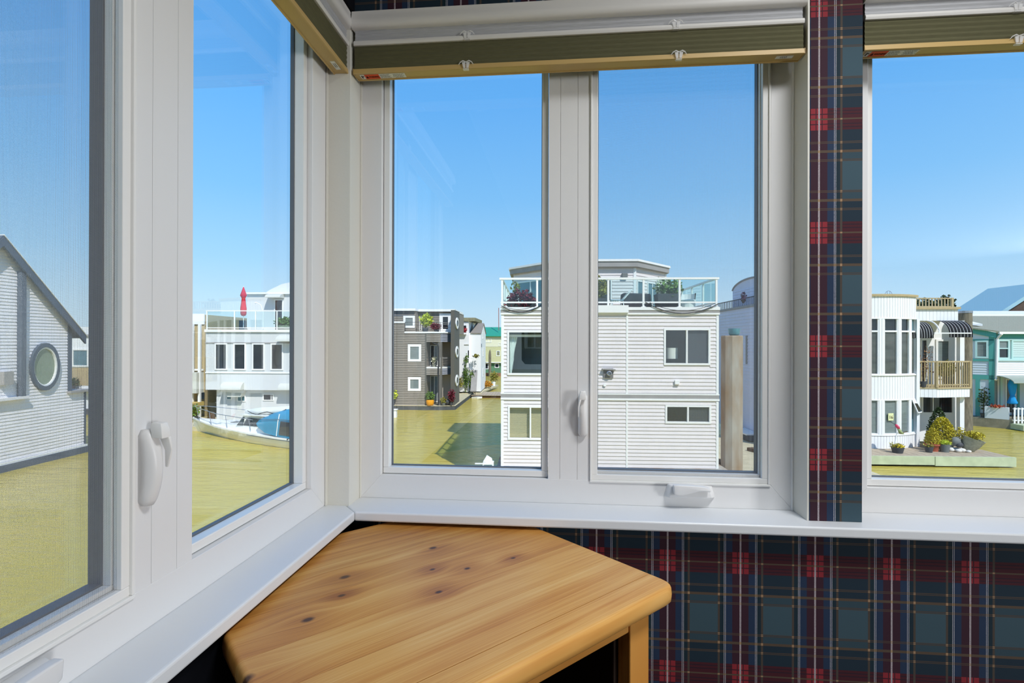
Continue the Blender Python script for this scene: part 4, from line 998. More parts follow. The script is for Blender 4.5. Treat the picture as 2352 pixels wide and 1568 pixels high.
# wing wall with three round windows
MB().box(-5.96, -5.70, 37.5, 40.1, -3.33, 3.55).build('wing_wall', dktrim, hD); MB().box(-5.98, -5.68, 37.48, 40.15, 3.55, 3.62).build('roof_edge', wtrim, hD)
for zc in (2.64, 0.52, -1.60):
    ringp = [(-5.69, 38.62 + 0.70 * math.cos(a), zc + 0.42 * math.sin(a)) for a in [2 * math.pi * k / 24 for k in range(24)]]
    f = MB().loft([[(x, 38.62 + (y - 38.62) * s, zc + (z - zc) * s) for x, y, z in ringp] for s in (1.0, 0.55)] , caps=False)
    f.loft([[(x + 0.06, 38.62 + (y - 38.62) * s, zc + (z - zc) * s) for x, y, z in ringp] for s in (1.0, 0.55)], caps=False); f.loft([ringp, [(x + 0.06, y, z) for x, y, z in ringp]], caps=False); fr = f.build('round_window', wtrim, hD)
    MB().prism([(38.62 + (y - 38.62) * 0.56, zc + (z - zc) * 0.56) for x, y, z in ringp], -5.68, -5.66, 0).build('pane', dkgls, fr)
MB().prism([(-14.2, 37.25), (-6.75, 37.25), (-5.62, 37.45), (-5.45, 48.9), (-14.2, 48.9)], -3.85, -3.36).build('float', floatc, hD)
MB().prism([(-14.2, 37.22), (-6.75, 37.22), (-5.60, 37.42), (-5.42, 48.95), (-7.0, 48.95), (-7.0, 41), (-14.2, 41)], -3.36, -3.33).build('float_deck', conc, hD)
# plants round the charcoal house
GD = -3.33
pot_std = lambda r, h: [(r * 0.7, 0), (r * 0.95, h * 0.8), (r, h)]
plant('potted_grass', 'tuft of green grass in a round orange pot on the charcoal house float', 'plant', -7.42, 37.36, GD, (orangepot, [(0.17, 0), (0.27, 0.10), (0.29, 0.3), (0.27, 0.42)]), [(LF['green'], ellipsoid((-7.42, 37.36, GD + 0.66), (0.32, 0.25, 0.34), 0.2), 260, 0.16)])
plant('potted_shrub', 'yellow-green shrub standing on the upper deck of the charcoal house', 'plant', -7.95, 38.2, 1.99, (darkpot, pot_std(0.24, 0.28)), [(LF['lime'], ellipsoid((-7.90, 38.2, 2.86), (0.50, 0.36, 0.46), 0.2), 760, 0.13)], stem=[([(-7.95, 38.2, 2.2), (-7.9, 38.2, 2.8)], 0.03)])
plant('potted_maple', 'dark red shrub beside the yellow-green one on the upper charcoal deck', 'plant', -7.10, 38.1, 1.99, (darkpot, pot_std(0.2, 0.14)), [(LF['red'], ellipsoid((-7.15, 38.1, 2.36), (0.42, 0.3, 0.26), 0.2), 480, 0.11)])
plant('potted_maple', 'red-leaved shrub by the corner of the charcoal house float', 'plant', -5.90, 37.40, GD, (darkpot, pot_std(0.10, 0.22)), [(LF['red'], ellipsoid((-5.86, 37.36, GD + 0.72), (0.27, 0.16, 0.48), 0.2), 420, 0.10)], stem=[([(-5.90, 37.4, GD + 0.2), (-5.88, 37.38, GD + 0.8)], 0.02)])
plant('potted_plant', 'small leafy plant in a pot beside the porch post of the charcoal house', 'plant', -6.45, 37.38, GD, (greypot, pot_std(0.14, 0.2)), [(LF['olive'], ellipsoid((-6.48, 37.38, GD + 0.40), (0.2, 0.14, 0.26), 0.2), 160, 0.11)])
t = ext('kettle_grill', 'dark round grill standing between the post and the red shrub on the float', 'barbecue', -6.2, 37.55, GD)
MB().ball((-6.2, 37.55, GD + 0.25), (0.22, 0.2, 0.2), 12).build('bowl', darkpot, t, smooth=True)
for dx in (-0.12, 0.12): MB().box(-6.2 + dx - 0.012, -6.2 + dx + 0.012, 37.53, 37.56, GD, GD + 0.2).build('leg', blackm, t)
plant('potted_plant', 'flowering pot on the middle porch of the charcoal house', 'plant', -7.25, 37.95, -0.57, (stonepot, pot_std(0.16, 0.2)), [(LF['wht'], ellipsoid((-7.25, 37.95, -0.06), (0.18, 0.16, 0.28), 0.2), 130, 0.10)])
plant('potted_shrub', 'yellow shrub at the far left of the charcoal house float', 'plant', -10.15, 37.3, GD, (darkpot, pot_std(0.2, 0.3)), [(LF['lime'], ellipsoid((-10.2, 37.3, GD + 0.78), (0.44, 0.25, 0.40), 0.2), 420, 0.13)])
t = ext('mooring_post', 'short white post by the left edge of the charcoal house float', 'post', -9.0, 33.5, ZW)
MB().box(-9.16, -8.84, 33.4, 33.7, ZW - 0.3, ZW + 0.48).build('shaft', white_bd, t); MB().box(-9.2, -8.8, 33.36, 33.74, ZW + 0.48, ZW + 0.54).build('cap', white_bd, t)

# ------------------------------------------------------------------ white house with climbing plants behind it
hC = ext('house', 'tall white house with a steep grey roof and climbing plants behind the charcoal one', 'house', -5.6, 48, ZW)
FC = front(46.5)
MB().box(-8.5, -5.78, 46.5, 53, -3.2, 3.12).build('wall', white_bd, hC); MB().box(-5.78, -4.98, 46.9, 53, -3.2, 2.06).build('wall', white_bd, hC)
MB(FC).box(-8.5, -5.18, -6, 0.15, 3.12, 3.42).build('flat_roof', M('olive_roof', (146, 140, 112), 0.9, 0.1, var=0.2, scale=6), hC)
gb = [(46.9, 2.06), (49.2, 2.98), (51.6, 2.06), (51.6, -3.2), (46.9, -3.2)]
MB().prism(gb, -4.98, -4.72, 0).build('gable_wall', white_bd, hC)
MB().loft([[(-5.66, 46.8, 2.02), (-4.66, 46.8, 2.02), (-4.66, 46.8, 2.08), (-5.66, 46.8, 2.08)], [(-5.42, 49.2, 2.98), (-4.66, 49.2, 2.98), (-4.66, 49.2, 3.04), (-5.42, 49.2, 3.04)]]).build('steep_roof', taupe, hC)
MB().loft([[(-5.42, 49.2, 2.98), (-4.66, 49.2, 2.98), (-4.66, 49.2, 3.04), (-5.42, 49.2, 3.04)], [(-5.66, 51.7, 2.02), (-4.66, 51.7, 2.02), (-4.66, 51.7, 2.08), (-5.66, 51.7, 2.08)]]).build('steep_roof', taupe, hC)
MB(FC).box(-6.75, -6.0, 0.0, 0.02, 2.05, 2.72).build('balcony_opening', dkgls, hC); MB(FC).box(-6.75, -5.98, 0, 0.35, 1.93, 2.08).build('flower_box', white_bd, hC)
MB(FC).box(-5.83, -5.74, 0.0, 0.03, -0.20, 0.50).build('slit_window', dkgls, hC)
MB(FC).box(-6.15, -5.7, 0.0, 0.08, 1.02, 1.08).build('ledge', wtrim, hC); vboards(FC, -6.1, -5.75, 1.1, 2.0, 0.12).build('grooved_panel', white_bd, hC, kind='stuff')
SC_ = side(-4.72)
for a, z in ((48.3, 1.55), (48.8, -0.1), (48.8, -2.0)): win(hC, SC_, a, a + 0.7, z, z + 0.8, 0.06, gm=mdgls, out=0.03)
MB(SC_).box(47.2, 47.6, 0, 0.04, 0.8, 1.1).build('vent', dkgls, hC)
MB().box(-5.85, -5.1, 46.2, 46.5, -0.24, -0.18).build('shelf', wtrim, hC)
frame(MB(FC), -5.32, -4.96, -1.15, -0.25, 0.05, 0.3, 0.34).build('trellis', wtrim, hC)
MB().prism([(46.5, -1.35), (46.5, -1.25), (45.6, -3.0), (45.6, -3.1)], -5.5, -4.98, 0).build('stair_panel', greyband, hC)  # panel coloured grey to stand in for the porch roof's shade
plant('flower_box_plant', 'red flowers filling the upper balcony box of the tall white house', 'plant', -6.35, 46.2, 2.08, None, [(LF['flower'], ellipsoid((-6.35, 46.25, 2.30), (0.5, 0.15, 0.26), 0.1), 420, 0.12)])
plant('shelf_plant', 'green plant on the wall shelf of the tall white house', 'plant', -5.1, 46.3, -0.18, (darkpot, pot_std(0.1, 0.12)), [(LF['olive'], ellipsoid((-5.08, 46.3, 0.02), (0.28, 0.16, 0.16), 0.1), 150, 0.12)])
t = ext('climbing_vine', 'climbing vine trained up the white wall beside the dock', 'plant', -5.75, 46.2, -3.15)
mb = MB(); [mb.tube([(x, 46.25, -3.15), (x + 0.1, 46.3, -1.8), (x - 0.05, 46.35, z)], 0.025, 5) for x, z in ((-6.0, -0.7), (-5.7, -1.0), (-5.45, -1.2))]; mb.build('stem', bark, t)
mb = MB(); mb.leaves(ellipsoid((-6.0, 46.25, -1.9), (0.22, 0.15, 1.25), 0.1), 320, 0.14); mb.leaves(ellipsoid((-5.5, 46.25, -2.2), (0.30, 0.15, 1.0), 0.1), 340, 0.13); mb.leaves(ellipsoid((-5.95, 46.25, -0.25), (0.16, 0.12, 0.45), 0.1), 90, 0.12); mb.build('foliage', LF['green'], t, recalc=False, kind='stuff')
t = ext('climbing_vine', 'second lighter vine at the foot of the white wall', 'plant', -6.35, 46.2, -3.15)
MB().leaves(ellipsoid((-6.4, 46.0, -2.3), (0.22, 0.15, 0.5), 0.1), 160, 0.13).build('foliage', LF['olive'], t, recalc=False, kind='stuff')
# docks between the houses
dk = ext('dock', 'sunlit plank walkway crossing between the charcoal house and the white house', 'dock', -4.0, 46.5, ZW)
for k in range(15): MB().box(-5.42 + k * 0.25, -5.42 + k * 0.25 + 0.235, 45.5, 48.8, -3.44, -3.40).build('plank', deckwood, dk)
MB().box(-5.42, -1.7, 45.6, 48.7, -3.9, -3.45).build('float', bark, dk)
ext_mesh(MB().prism([(-6.4, 46.3), (-5.3, 48.8), (-4.35, 55.5), (-3.7, 55.5), (-4.6, 48.8), (-4.6, 46.3)], -3.44, -3.30), 'dock', conc, 'narrow branch dock running back along the white house wall', 'dock', -5, 50, -3.44)
railing(Wl(-5.35, 45.9, 1, 0, 0, -1), 0, 0.24, -3.38, -2.9, 1, blackm, ext('dock_gate', 'little black gate rail where the walkways meet', 'gate', -5.3, 46, -3.4), 'rail', 0.02)
plant('flower_planter', 'round mass of orange and yellow flowers on the branch dock', 'plant', -4.55, 51.2, -3.30, (stonepot, pot_std(0.35, 0.2)), [(M('orange_leaves', (196, 140, 50), 0.6, 0.2, island=0.45), ellipsoid((-4.6, 51.2, -2.92), (0.58, 0.5, 0.36), 0.2), 420, 0.14)])
plant('potted_tree', 'slim green plant in a white pot at the end of the branch dock', 'plant', -4.1, 54.2, -3.30, (white_bd, pot_std(0.2, 0.45)), [(LF['olive'], ellipsoid((-4.1, 54.2, -2.35), (0.5, 0.4, 0.6), 0.1), 300, 0.16)], stem=[([(-4.1, 54.2, -2.9), (-4.1, 54.2, -2.4)], 0.03)])
t = ext('rowing_skiff', 'tiny white skiff tied in the angle of the walkways', 'boat', -4.95, 44.9, ZW)
MB().loft([[(-5.3, 44.8, ZW), (-5.3, 45.0, ZW), (-5.3, 45.05, ZW + 0.16), (-5.3, 44.75, ZW + 0.16)], [(-4.8, 44.65, ZW), (-4.8, 45.1, ZW), (-4.8, 45.2, ZW + 0.18), (-4.8, 44.6, ZW + 0.18)], [(-4.4, 44.85, ZW + 0.05), (-4.4, 44.9, ZW + 0.05), (-4.4, 44.95, ZW + 0.2), (-4.4, 44.85, ZW + 0.2)]]).build('hull', gelcoat, t)

# ------------------------------------------------------------------ far sage house with green roof
hE = ext('house', 'distant sage and green house with a bright green metal roof', 'house', -5.5, 78, ZW)
FE = front(76.0)
MB().box(-9.5, -2.2, 76, 84, -1.72, 2.1).build('upper_wall', sagewall, hE); MB().box(-9.5, -2.2, 76.3, 84, -3.4, -1.72).build('lower_wall', greenwall, hE)
MB().loft([[(-9.8, 75.6, 2.05), (-1.9, 75.6, 2.05), (-1.9, 75.6, 2.15), (-9.8, 75.6, 2.15)], [(-9.8, 79.5, 3.42), (-1.9, 79.5, 3.42), (-1.9, 79.5, 3.52), (-9.8, 79.5, 3.52)]]).build('roof', greenroof, hE)
claps(FE, -9.5, -2.2, -1.7, 0.5, 0.2).build('siding', sagewall, hE, kind='stuff', recalc=False)
MB(FE).box(-7.5, -4.7, 0, 0.05, 0.55, 1.95).build('pale_gallery', M('pale_sage', (226, 222, 196), 0.7, 0.1), hE)
win(hE, FE, -7.06, -6.10, 1.20, 1.80, 0.08, (-6.58,), gm=dkgls, out=0.09); win(hE, FE, -5.40, -4.82, -0.80, 0.0, 0.09, gm=dkgls); win(hE, FE, -5.1, -4.7, 0.7, 1.1, 0.05, gm=dkgls, out=0.09)
FE2 = front(76.3); win(hE, FE2, -7.40, -6.54, -2.72, -1.84, 0.1, gm=dkgls); win(hE, FE2, -5.65, -5.0, -2.52, -1.86, 0.1, gm=dkgls)
MB(FE).box(-9.5, -2.2, 0, 0.1, -1.78, -1.66).build('belt_band', wtrim, hE)
MB().box(-9.6, -2.1, 75.2, 84, -3.8, -3.25).build('float', M('rust_float', (150, 110, 84), 0.9, 0.1), hE)
t = ext('pile', 'slim weathered pile standing in front of the sage house', 'pile', -6.2, 74.5, ZW)
MB().lathe([(0.20, -0.3), (0.19, 3.0), (0.14, 3.5), (0.02, 3.85)], (-6.2, 74.5, ZW), 8).build('shaft', pilewood, t)
ext_mesh(MB().tube([(-5.1, 77, 3.0), (-5.12, 77, 6.3)], 0.06, 6), 'antenna_mast', M('rust_mast', (168, 110, 104), 0.6, 0.3), 'thin reddish mast rising above the green roof', 'mast', -5.1, 77, 3.0)

# ------------------------------------------------------------------ gabled house seen through the side window
hL = ext('house', 'white gabled house with a round porthole window at the left', 'house', -22, 19, ZW)
SL = side(-19.8)
def roofz(w): return 5.05 - (w - 18.45) * 1.02 if w > 18.45 else 5.05 + (w - 18.45) * 1.02
gz = [(15.2, -3.3), (21.45, -3.3), (21.45, roofz(21.45) + 0.05), (18.45, 5.1), (15.2, roofz(15.2))]
MB().prism(gz, -27, -19.8, 0).build('wall', lavsid, hL)
MB().box(-27, -19.8, 21.45, 22.28, -3.3, -0.96).build('lower_wall', lavsid, hL)
def rngL(z, zt):
    if z < -1.0: return (12.0, 22.26)
    a = 21.42 if zt < roofz(21.42) else 18.45 + (5.05 - zt) / 1.02
    return (12.0, a)
claps(SL, 12, 22, -3.28, 5.0, 0.125, rng=rngL).build('siding', lavsid, hL, kind='stuff', recalc=False)
MB(SL).box(9, 15.25, -3, 0, -3.3, 5.0).build('wall', lavsid, hL)
# roof with overhanging rake board
def slope(w0, w1, t0, t1, u0, u1, name, mat):
    MB().loft([[(u0, w0, roofz(w0) + t0), (u1, w0, roofz(w0) + t0), (u1, w0, roofz(w0) + t1), (u0, w0, roofz(w0) + t1)], [(u0, w1, roofz(w1) + t0), (u1, w1, roofz(w1) + t0), (u1, w1, roofz(w1) + t1), (u0, w1, roofz(w1) + t1)]]).build(name, mat, hL)
slope(18.45, 22.05, 0.0, 0.08, -27.2, -19.5, 'roof', bluegrey); slope(18.45, 22.0, -0.30, 0.0, -19.56, -19.48, 'rake_board', bluegrey); slope(18.45, 22.05, 0.08, 0.12, -27.2, -19.46, 'roof_edge', wtrim)
slope(14.0, 18.45, 0.0, 0.08, -27.2, -19.5, 'roof', bluegrey); slope(14.0, 18.45, -0.30, 0.0, -19.56, -19.48, 'rake_board', bluegrey)
MB(SL).box(21.42, 21.60, -0.05, 0.05, -0.9, roofz(21.5)).build('corner_trim', bluegrey, hL); MB(SL).box(22.24, 22.32, -0.05, 0.04, -3.28, -0.96).build('corner_trim', bluegrey, hL)
MB(SL).box(19.24, 19.43, 0, 0.20, -0.88, 3.9).build('vertical_band', bluegrey, hL); MB(SL).box(17.0, 19.55, 0, 0.22, -0.98, -0.88).build('ledge', lavsid, hL)
MB().box(-27, -19.62, 21.40, 22.45, -0.97, -0.88).build('lower_roof', greyband, hL)
MB().tube([(-19.75, 21.62, 2.15), (-19.7, 21.75, 2.0), (-19.72, 21.62, 1.85)], 0.05, 6).build('gutter_elbow', greyband, hL)
cen = (20.34, 0.21); rr = 0.0
rp_ = [(cen[0] + 0.62 * math.cos(a), cen[1] + 0.96 * math.sin(a)) for a in [2 * math.pi * k / 32 for k in range(32)]]
mb = MB(SL)
for s0, s1, h0, h1 in ((1.0, 0.82, 0.0, 0.13),):
    A = [[(cen[0] + (a - cen[0]) * s, h, cen[1] + (z - cen[1]) * s) for a, z in rp_] for s, h in ((s0, h0), (s0, h1), (s1, h1), (s1, h0))]
    mb.loft(A, caps=False)
f = mb.build('porthole_window', bluegrey, hL, smooth='auto')
mb = MB(SL); A = [[(cen[0] + (a - cen[0]) * s, h, cen[1] + (z - cen[1]) * s) for a, z in rp_] for s, h in ((0.82, 0.11), (0.76, 0.10), (0.76, 0.03))]; mb.loft(A, caps=False).build('inner_rim', wtrim, f, smooth='auto')
mb = MB(SL).prism([(cen[0] + (a - cen[0]) * 0.78, cen[1] + (z - cen[1]) * 0.78) for a, z in rp_], 0.025, 0.03, 1); mb.build('pane', M('porthole_glass', (134, 148, 124), 0.05, 0.7, var=0.15, scale=1.5), f)
MB(SL).box(18.5, 18.86, 0.0, 0.30, -0.38, 0.10).build('wall_box', greyband, hL)
MB().box(-27, -19.70, 9, 22.34, -3.38, -3.30).build('base_trim', wtrim, hL); MB().box(-27, -19.66, 9, 22.4, -3.9, -3.38).build('float', bluegrey, hL)

hN = ext('house', 'distant pale house with a white-framed window behind the gabled house', 'house', -31, 36, ZW)
FN = front(34.0)
MB().box(-36, -28.6, 34, 40, -3.4, 2.2).build('wall', white_bd, hN)
claps(FN, -36, -28.6, -0.75, 0.8, 0.2, [(-31.1, -29.85, -0.5, 0.75)]).build('siding', tanwood, hN, kind='stuff', recalc=False)
vboards(FN, -36, -28.6, -1.75, -0.55, 0.16).build('wood_fence', tanwood, hN, kind='stuff'); win(hN, FN, -31.06, -29.9, -0.48, 0.72, 0.1, gm=tlgls, out=0.06)
MB().box(-36, -28.4, 33.6, 40, -3.8, -3.3).build('float', floatc, hN); MB(FN).box(-36, -28.5, 0, 0.5, -2.1, -1.95).build('deck_edge', greyband, hN); MB(FN).box(-36, -28.5, 0, 0.1, 1.55, 1.7).build('belt_band', greyband, hN)
plant('potted_plant', 'dark leafy plant on the ledge behind the gabled house', 'plant', -30.8, 33.7, -1.95, (darkpot, pot_std(0.2, 0.2)), [(LF['dark'], ellipsoid((-30.8, 33.7, -1.5), (0.5, 0.2, 0.3), 0.1), 200, 0.14)])

# ------------------------------------------------------------------ white terraced house behind the cruiser
hT = ext('house', 'white terraced house with four tall windows behind the cruiser', 'house', -14.8, 31, ZW)
terr = M('terrace_white', (212, 213, 211), 0.6, 0.2)
FT = front(30.0)
tw = [(-18.64, -18.03, -0.36, 1.07), (-17.52, -16.91, -0.36, 1.07), (-16.40, -15.79, -0.36, 1.07), (-15.29, -14.68, -0.36, 1.07), (-14.17, -13.4, -0.36, 1.07)]
MB().box(-19.27, -10.2, 30, 37, -1.6, 1.86).build('wall', terr, hT); MB().box(-18.83, -10.2, 30.35, 37, -3.4, -1.6).build('lower_wall', terr, hT)
for h in tw: win(hT, FT, h[0] - 0.07, h[1] + 0.07, h[2] - 0.07, h[3] + 0.07, 0.075, gms=[dkgls], out=0.05)
MB(FT).box(-19.3, -10.2, 0, 0.1, 1.80, 1.95).build('deck_edge', wtrim, hT); MB(FT).box(-19.28, -10.2, 0, 0.04, 1.14, 1.20).build('belt_band', greyband, hT); MB(FT).box(-19.28, -10.2, 0, 0.05, -0.62, -0.56).build('belt_band', wtrim, hT)
FT2 = front(30.35)
win(hT, FT2, -17.56, -17.05, -2.32, -1.90, 0.05, (-17.3,), gm=tlgls); win(hT, FT2, -16.0, -15.36, -2.25, -1.85, 0.05, (-15.5,), gm=dkgls); win(hT, FT2, -14.36, -13.6, -2.7, -1.62, 0.05, gm=dkgls); win(hT, FT2, -18.2, -17.9, -2.2, -1.9, 0.03, gm=tlgls)
def awning(wl, a0, a1, z0, z1, d, mat, root, name='awning'):
    """quarter-barrel awning with closed cheeks"""
    pr = [(0.0, z1)] + [(d * math.sin(x), z0 + (z1 - z0) * math.cos(x)) for x in [math.pi / 2 * k / 8 for k in range(1, 9)]] + [(0.0, z0)]
    mb = MB(wl); mb.loft([[(a, h, z) for h, z in pr] for a in (a0, a1)]); return mb.build(name, mat, root)
awning(FT, -14.83, -13.0, 1.26, 1.62, 0.55, awn_l, hT); awning(FT2, -18.2, -16.95, -1.56, -1.08, 0.75, awn_l, hT); awning(FT2, -14.8, -13.2, -1.56, -1.14, 0.7, awn_l, hT)
MB(FT2).prism([(-18.05, -1.56), (-17.0, -1.56), (-17.1, -2.0), (-17.9, -2.0)], 0.0, 0.45, 1).build('awning_cheek', awn_l, hT)
# upper deck: railing, cabin, gable, door
rl = MB(FT).box(-19.25, -10.2, -0.03, 0.03, 3.02, 3.07).build('top_rail', wtrim, hT)
MB(FT).box(-19.25, -10.2, -0.02, 0.02, 2.02, 2.07).build('bottom_rail', wtrim, rl)
for a in (-19.2, -17.54, -16.27, -15.0, -13.7): MB(FT).box(a - 0.03, a + 0.03, -0.03, 0.03, 1.9, 3.04).build('post', wtrim, rl)
for a, b in ((-19.17, -17.57), (-17.51, -16.3), (-16.24, -15.03), (-14.97, -13.73)): MB(FT).box(a, b, -0.005, 0.005, 2.09, 3.0).build('glass_panel', rail_glass, rl)
FT3 = front(32.5); k = 32.5 / 30
MB().box(-18.2, -14.2, 32.5, 36, 1.9, 4.25).build('upper_wall', terr, hT); MB(FT3).box(-18.3, -14.1, -3.5, 0.15, 4.25, 4.36).build('roof_edge', wtrim, hT)
MB().prism([(-17.75, 4.3), (-17.2, 4.65), (-16.4, 5.02), (-15.4, 5.2), (-14.4, 5.02), (-13.6, 4.65), (-13.0, 4.3)], 33.5, 33.8, 1).build('arched_gable', terr, hT); 
MB().box(-14.25, -10.2, 32.2, 36, 1.9, 4.5).build('upper_wall', terr, hT)
win(hT, FT3, -16.42, -15.85, 1.95, 3.92, 0.06, gm=dkgls, name='deck_door'); awning(FT3, -16.75, -15.78, 4.0, 4.25, 0.6, awn_l, hT)
FT4 = front(32.2); awning(FT4, -14.6 + 0.4, -13.0, 3.9, 4.3, 0.6, awn_l, hT)
for a0, a1 in ((-19.0, -18.5), (-17.4, -16.8)): MB(front(33.0)).box(a0 * 1.0, a1, 0, 0.02, 2.0, 2.6).build('deck_shade', dkgls, hT)
MB().box(-19.6, -10, 27.8, 37, -3.9, -3.42).build('float', conc, hT)
t = ext('patio_umbrella', 'closed red patio umbrella on the white terrace', 'umbrella', -17.35, 30.6, 1.93)
um = [(0.02, 2.58), (0.05, 2.5), (0.19, 2.06), (0.15, 2.0), (0.10, 1.9), (0.14, 1.55), (0.175, 1.3), (0.16, 0.95), (0.10, 0.85)]
rings = [[(-17.35 + r_ * (1 + 0.12 * math.cos(4 * a)) * math.cos(a), 30.6 + r_ * math.sin(a), 1.93 + z) for a in [2 * math.pi * j / 16 for j in range(16)]] for r_, z in um]
MB().loft(rings).build('canopy', redcloth, t, smooth=True); MB().tube([(-17.35, 30.6, 1.93), (-17.35, 30.6, 4.56)], 0.02, 6).build('pole', wtrim, t); MB().lathe([(0.25, 0), (0.22, 0.08), (0.05, 0.1)], (-17.35, 30.6, 1.93), 12).build('base', darkpot, t)
t = ext('arc_lamp', 'thin curved lamp arm above the white terrace', 'lamp', -16.4, 30.9, 1.93)
MB().tube([(-16.3, 30.9, 1.93), (-16.3, 30.9, 3.0), (-16.45, 30.9, 3.45), (-16.75, 30.9, 3.62)], 0.025, 6).build('arm', wtrim, t); MB().ball((-16.78, 30.9, 3.58), 0.06, 8).build('shade', wtrim, t)
plant('potted_shrub', 'leafy green plants in a box at the right end of the terrace railing', 'plant', -14.75, 30.4, 1.95, (stonepot, [(0.36, 0), (0.4, 0.24)]), [(LF['green'], ellipsoid((-14.6, 30.4, 2.42), (0.75, 0.3, 0.30), 0.1), 460, 0.16)])
t = ext('barrel', 'dark barrel standing on the terrace float', 'barrel', -18.4, 29.2, -3.42)
MB().lathe([(0.13, 0), (0.18, 0.2), (0.18, 0.4), (0.13, 0.62)], (-18.4, 29.2, -3.42), 14).build('body', bark, t, smooth='auto'); MB().lathe([(0.185, 0.18), (0.19, 0.2), (0.185, 0.22)], (-18.4, 29.2, -3.42), 14).build('hoop', blackm, t)
# timber house at the far left of that pane
hW = ext('house', 'weathered timber house with a pale balcony left of the white terrace', 'house', -21, 33, ZW)
FW_ = front(31.5)
MB().box(-26, -20.3, 31.5, 37, -3.4, 2.9).build('wall', tanwood, hW); MB(FW_).box(-26, -20.3, 0, 0.08, 2.3, 2.95).build('eave_panel', white_bd, hW)
for a in (-20.9, -20.45): MB(FW_).box(a, a + 0.14, 0.3, 0.44, -3.4, 2.3).build('post', wtrim, hW)
MB(FW_).box(-26, -20.35, 0.0, 0.7, -1.9, -0.65).build('balcony', awn_l, hW); MB(FW_).box(-26, -20.3, 0.1, 0.2, -0.55, -0.45).build('hand_rail', wtrim, hW)
win(hW, FW_, -21.6, -21.0, -0.3, 1.6, 0.06, gm=dkgls); MB(FW_).box(-26, -20.3, 0.0, 1.2, -2.7, -2.45).build('stair_beam', M('yellow_wood', (206, 180, 110), 0.8, 0.1), hW)
MB(FW_).box(-26, -20.2, -1, 1.6, -3.9, -3.42).build('float', conc, hW); MB(FW_).box(-20.75, -20.3, 0.0, 0.05, -3.4, -1.9).build('dark_door', dkgls, hW)
plant('potted_shrub', 'green shrub in front of the weathered timber house', 'plant', -20.6, 30.2, -3.42, (darkpot, pot_std(0.2, 0.2)), [(LF['green'], ellipsoid((-20.3, 30.2, -2.85), (0.5, 0.3, 0.45), 0.1), 300, 0.15)])
plant('potted_shrub', 'yellowish bush at the water edge by the weathered timber house', 'plant', -20.9, 29.9, -3.42, (darkpot, pot_std(0.2, 0.15)), [(LF['lime'], ellipsoid((-21.0, 29.9, -3.05), (0.5, 0.3, 0.3), 0.1), 240, 0.14)])

# ------------------------------------------------------------------ motor cruiser
hd = Vector((-0.913, 0.407)); nv = Vector((-0.407, -0.913))     # towards the bow; towards the near side
B0 = Vector((-10.95, 23.3)) - nv * 1.15
def bt(s, y, z): p = B0 + hd * s + nv * y; return (p.x, p.y, ZW + z)     # s along, y to the near side, z over the water
boat = ext('motor_cruiser', 'white motor cruiser with a bright blue canvas cover', 'boat', B0.x + hd.x * 2.5, B0.y + hd.y * 2.5, ZW)
st = [(-2.6, 1.20, 0.46), (-1, 1.26, 0.46), (1, 1.28, 0.48), (3, 1.20, 0.52), (5.2, 0.98, 0.57), (6.9, 0.64, 0.62), (8.2, 0.28, 0.67), (8.95, 0.04, 0.70)]
rings = []
for s, b, zs in st:
    wl_ = b * (0.92 if s < 4 else 0.92 - 0.12 * (s - 4)); xs_ = s if s < 6.5 else s
    rings.append([bt(s, b, zs), bt(s, b * 0.99, zs - 0.08), bt(s - 0.02 * max(0, s - 3), wl_ * 0.97, 0.06), bt(s - 0.1 * max(0, s - 3), wl_ * 0.6, -0.25), bt(s - 0.1 * max(0, s - 3), 0, -0.35),
                  bt(s - 0.1 * max(0, s - 3), -wl_ * 0.6, -0.25), bt(s - 0.02 * max(0, s - 3), -wl_ * 0.97, 0.06), bt(s, -b * 0.99, zs - 0.08), bt(s, -b, zs), bt(s, 0, zs + 0.07)])
MB().loft(rings).build('hull', gelcoat, boat, smooth='auto')
mb = MB(); rp2 = [[bt(s, b + 0.02, zs + 0.02), bt(s, b + 0.02, zs - 0.05), bt(s, b - 0.05, zs - 0.05), bt(s, b - 0.05, zs + 0.02)] for s, b, zs in st]; mb.loft(rp2).build('rub_rail', wtrim, boat)
mb = MB(); rp2 = [[bt(s, b + 0.012, zs - 0.085), bt(s, b + 0.012, zs - 0.105), bt(s, b - 0.05, zs - 0.105), bt(s, b - 0.05, zs - 0.085)] for s, b, zs in st[:4]]; mb.loft(rp2).build('hull_stripe', greypot, boat)
# trunk cabin and wheelhouse
MB().loft([[bt(s, y * w_, 0.5), bt(s, y * w_ * 0.93, z)] + [bt(s, -y * w_ * 0.93, z), bt(s, -y * w_, 0.5)] for s, w_, z, y in ((1.6, 1.0, 0.72, 1.0), (4.8, 0.85, 0.76, 1.0), (6.6, 0.45, 0.70, 1.0))]).build('trunk_cabin', gelcoat, boat, smooth='auto')
MB().loft([[bt(s0, 0.86, 0.72), bt(s0, -0.86, 0.72), bt(s1, -0.78, 1.26), bt(s1, 0.78, 1.26)] for s0, s1 in ((4.25, 3.75), (-1.4, -1.4))]).build('wheelhouse', gelcoat, boat)
for s0, s1 in ((2.35, 3.45), (2.0, 2.24)): MB().loft([[bt(s0, 0.862, 0.80), bt(s1 + 0.25, 0.862, 0.80), bt(s1, 0.815, 1.18), bt(s0, 0.815, 1.18)], [bt(s0, 0.875, 0.80), bt(s1 + 0.25, 0.875, 0.80), bt(s1, 0.828, 1.18), bt(s0, 0.828, 1.18)]]).build('side_window', dkgls, boat)
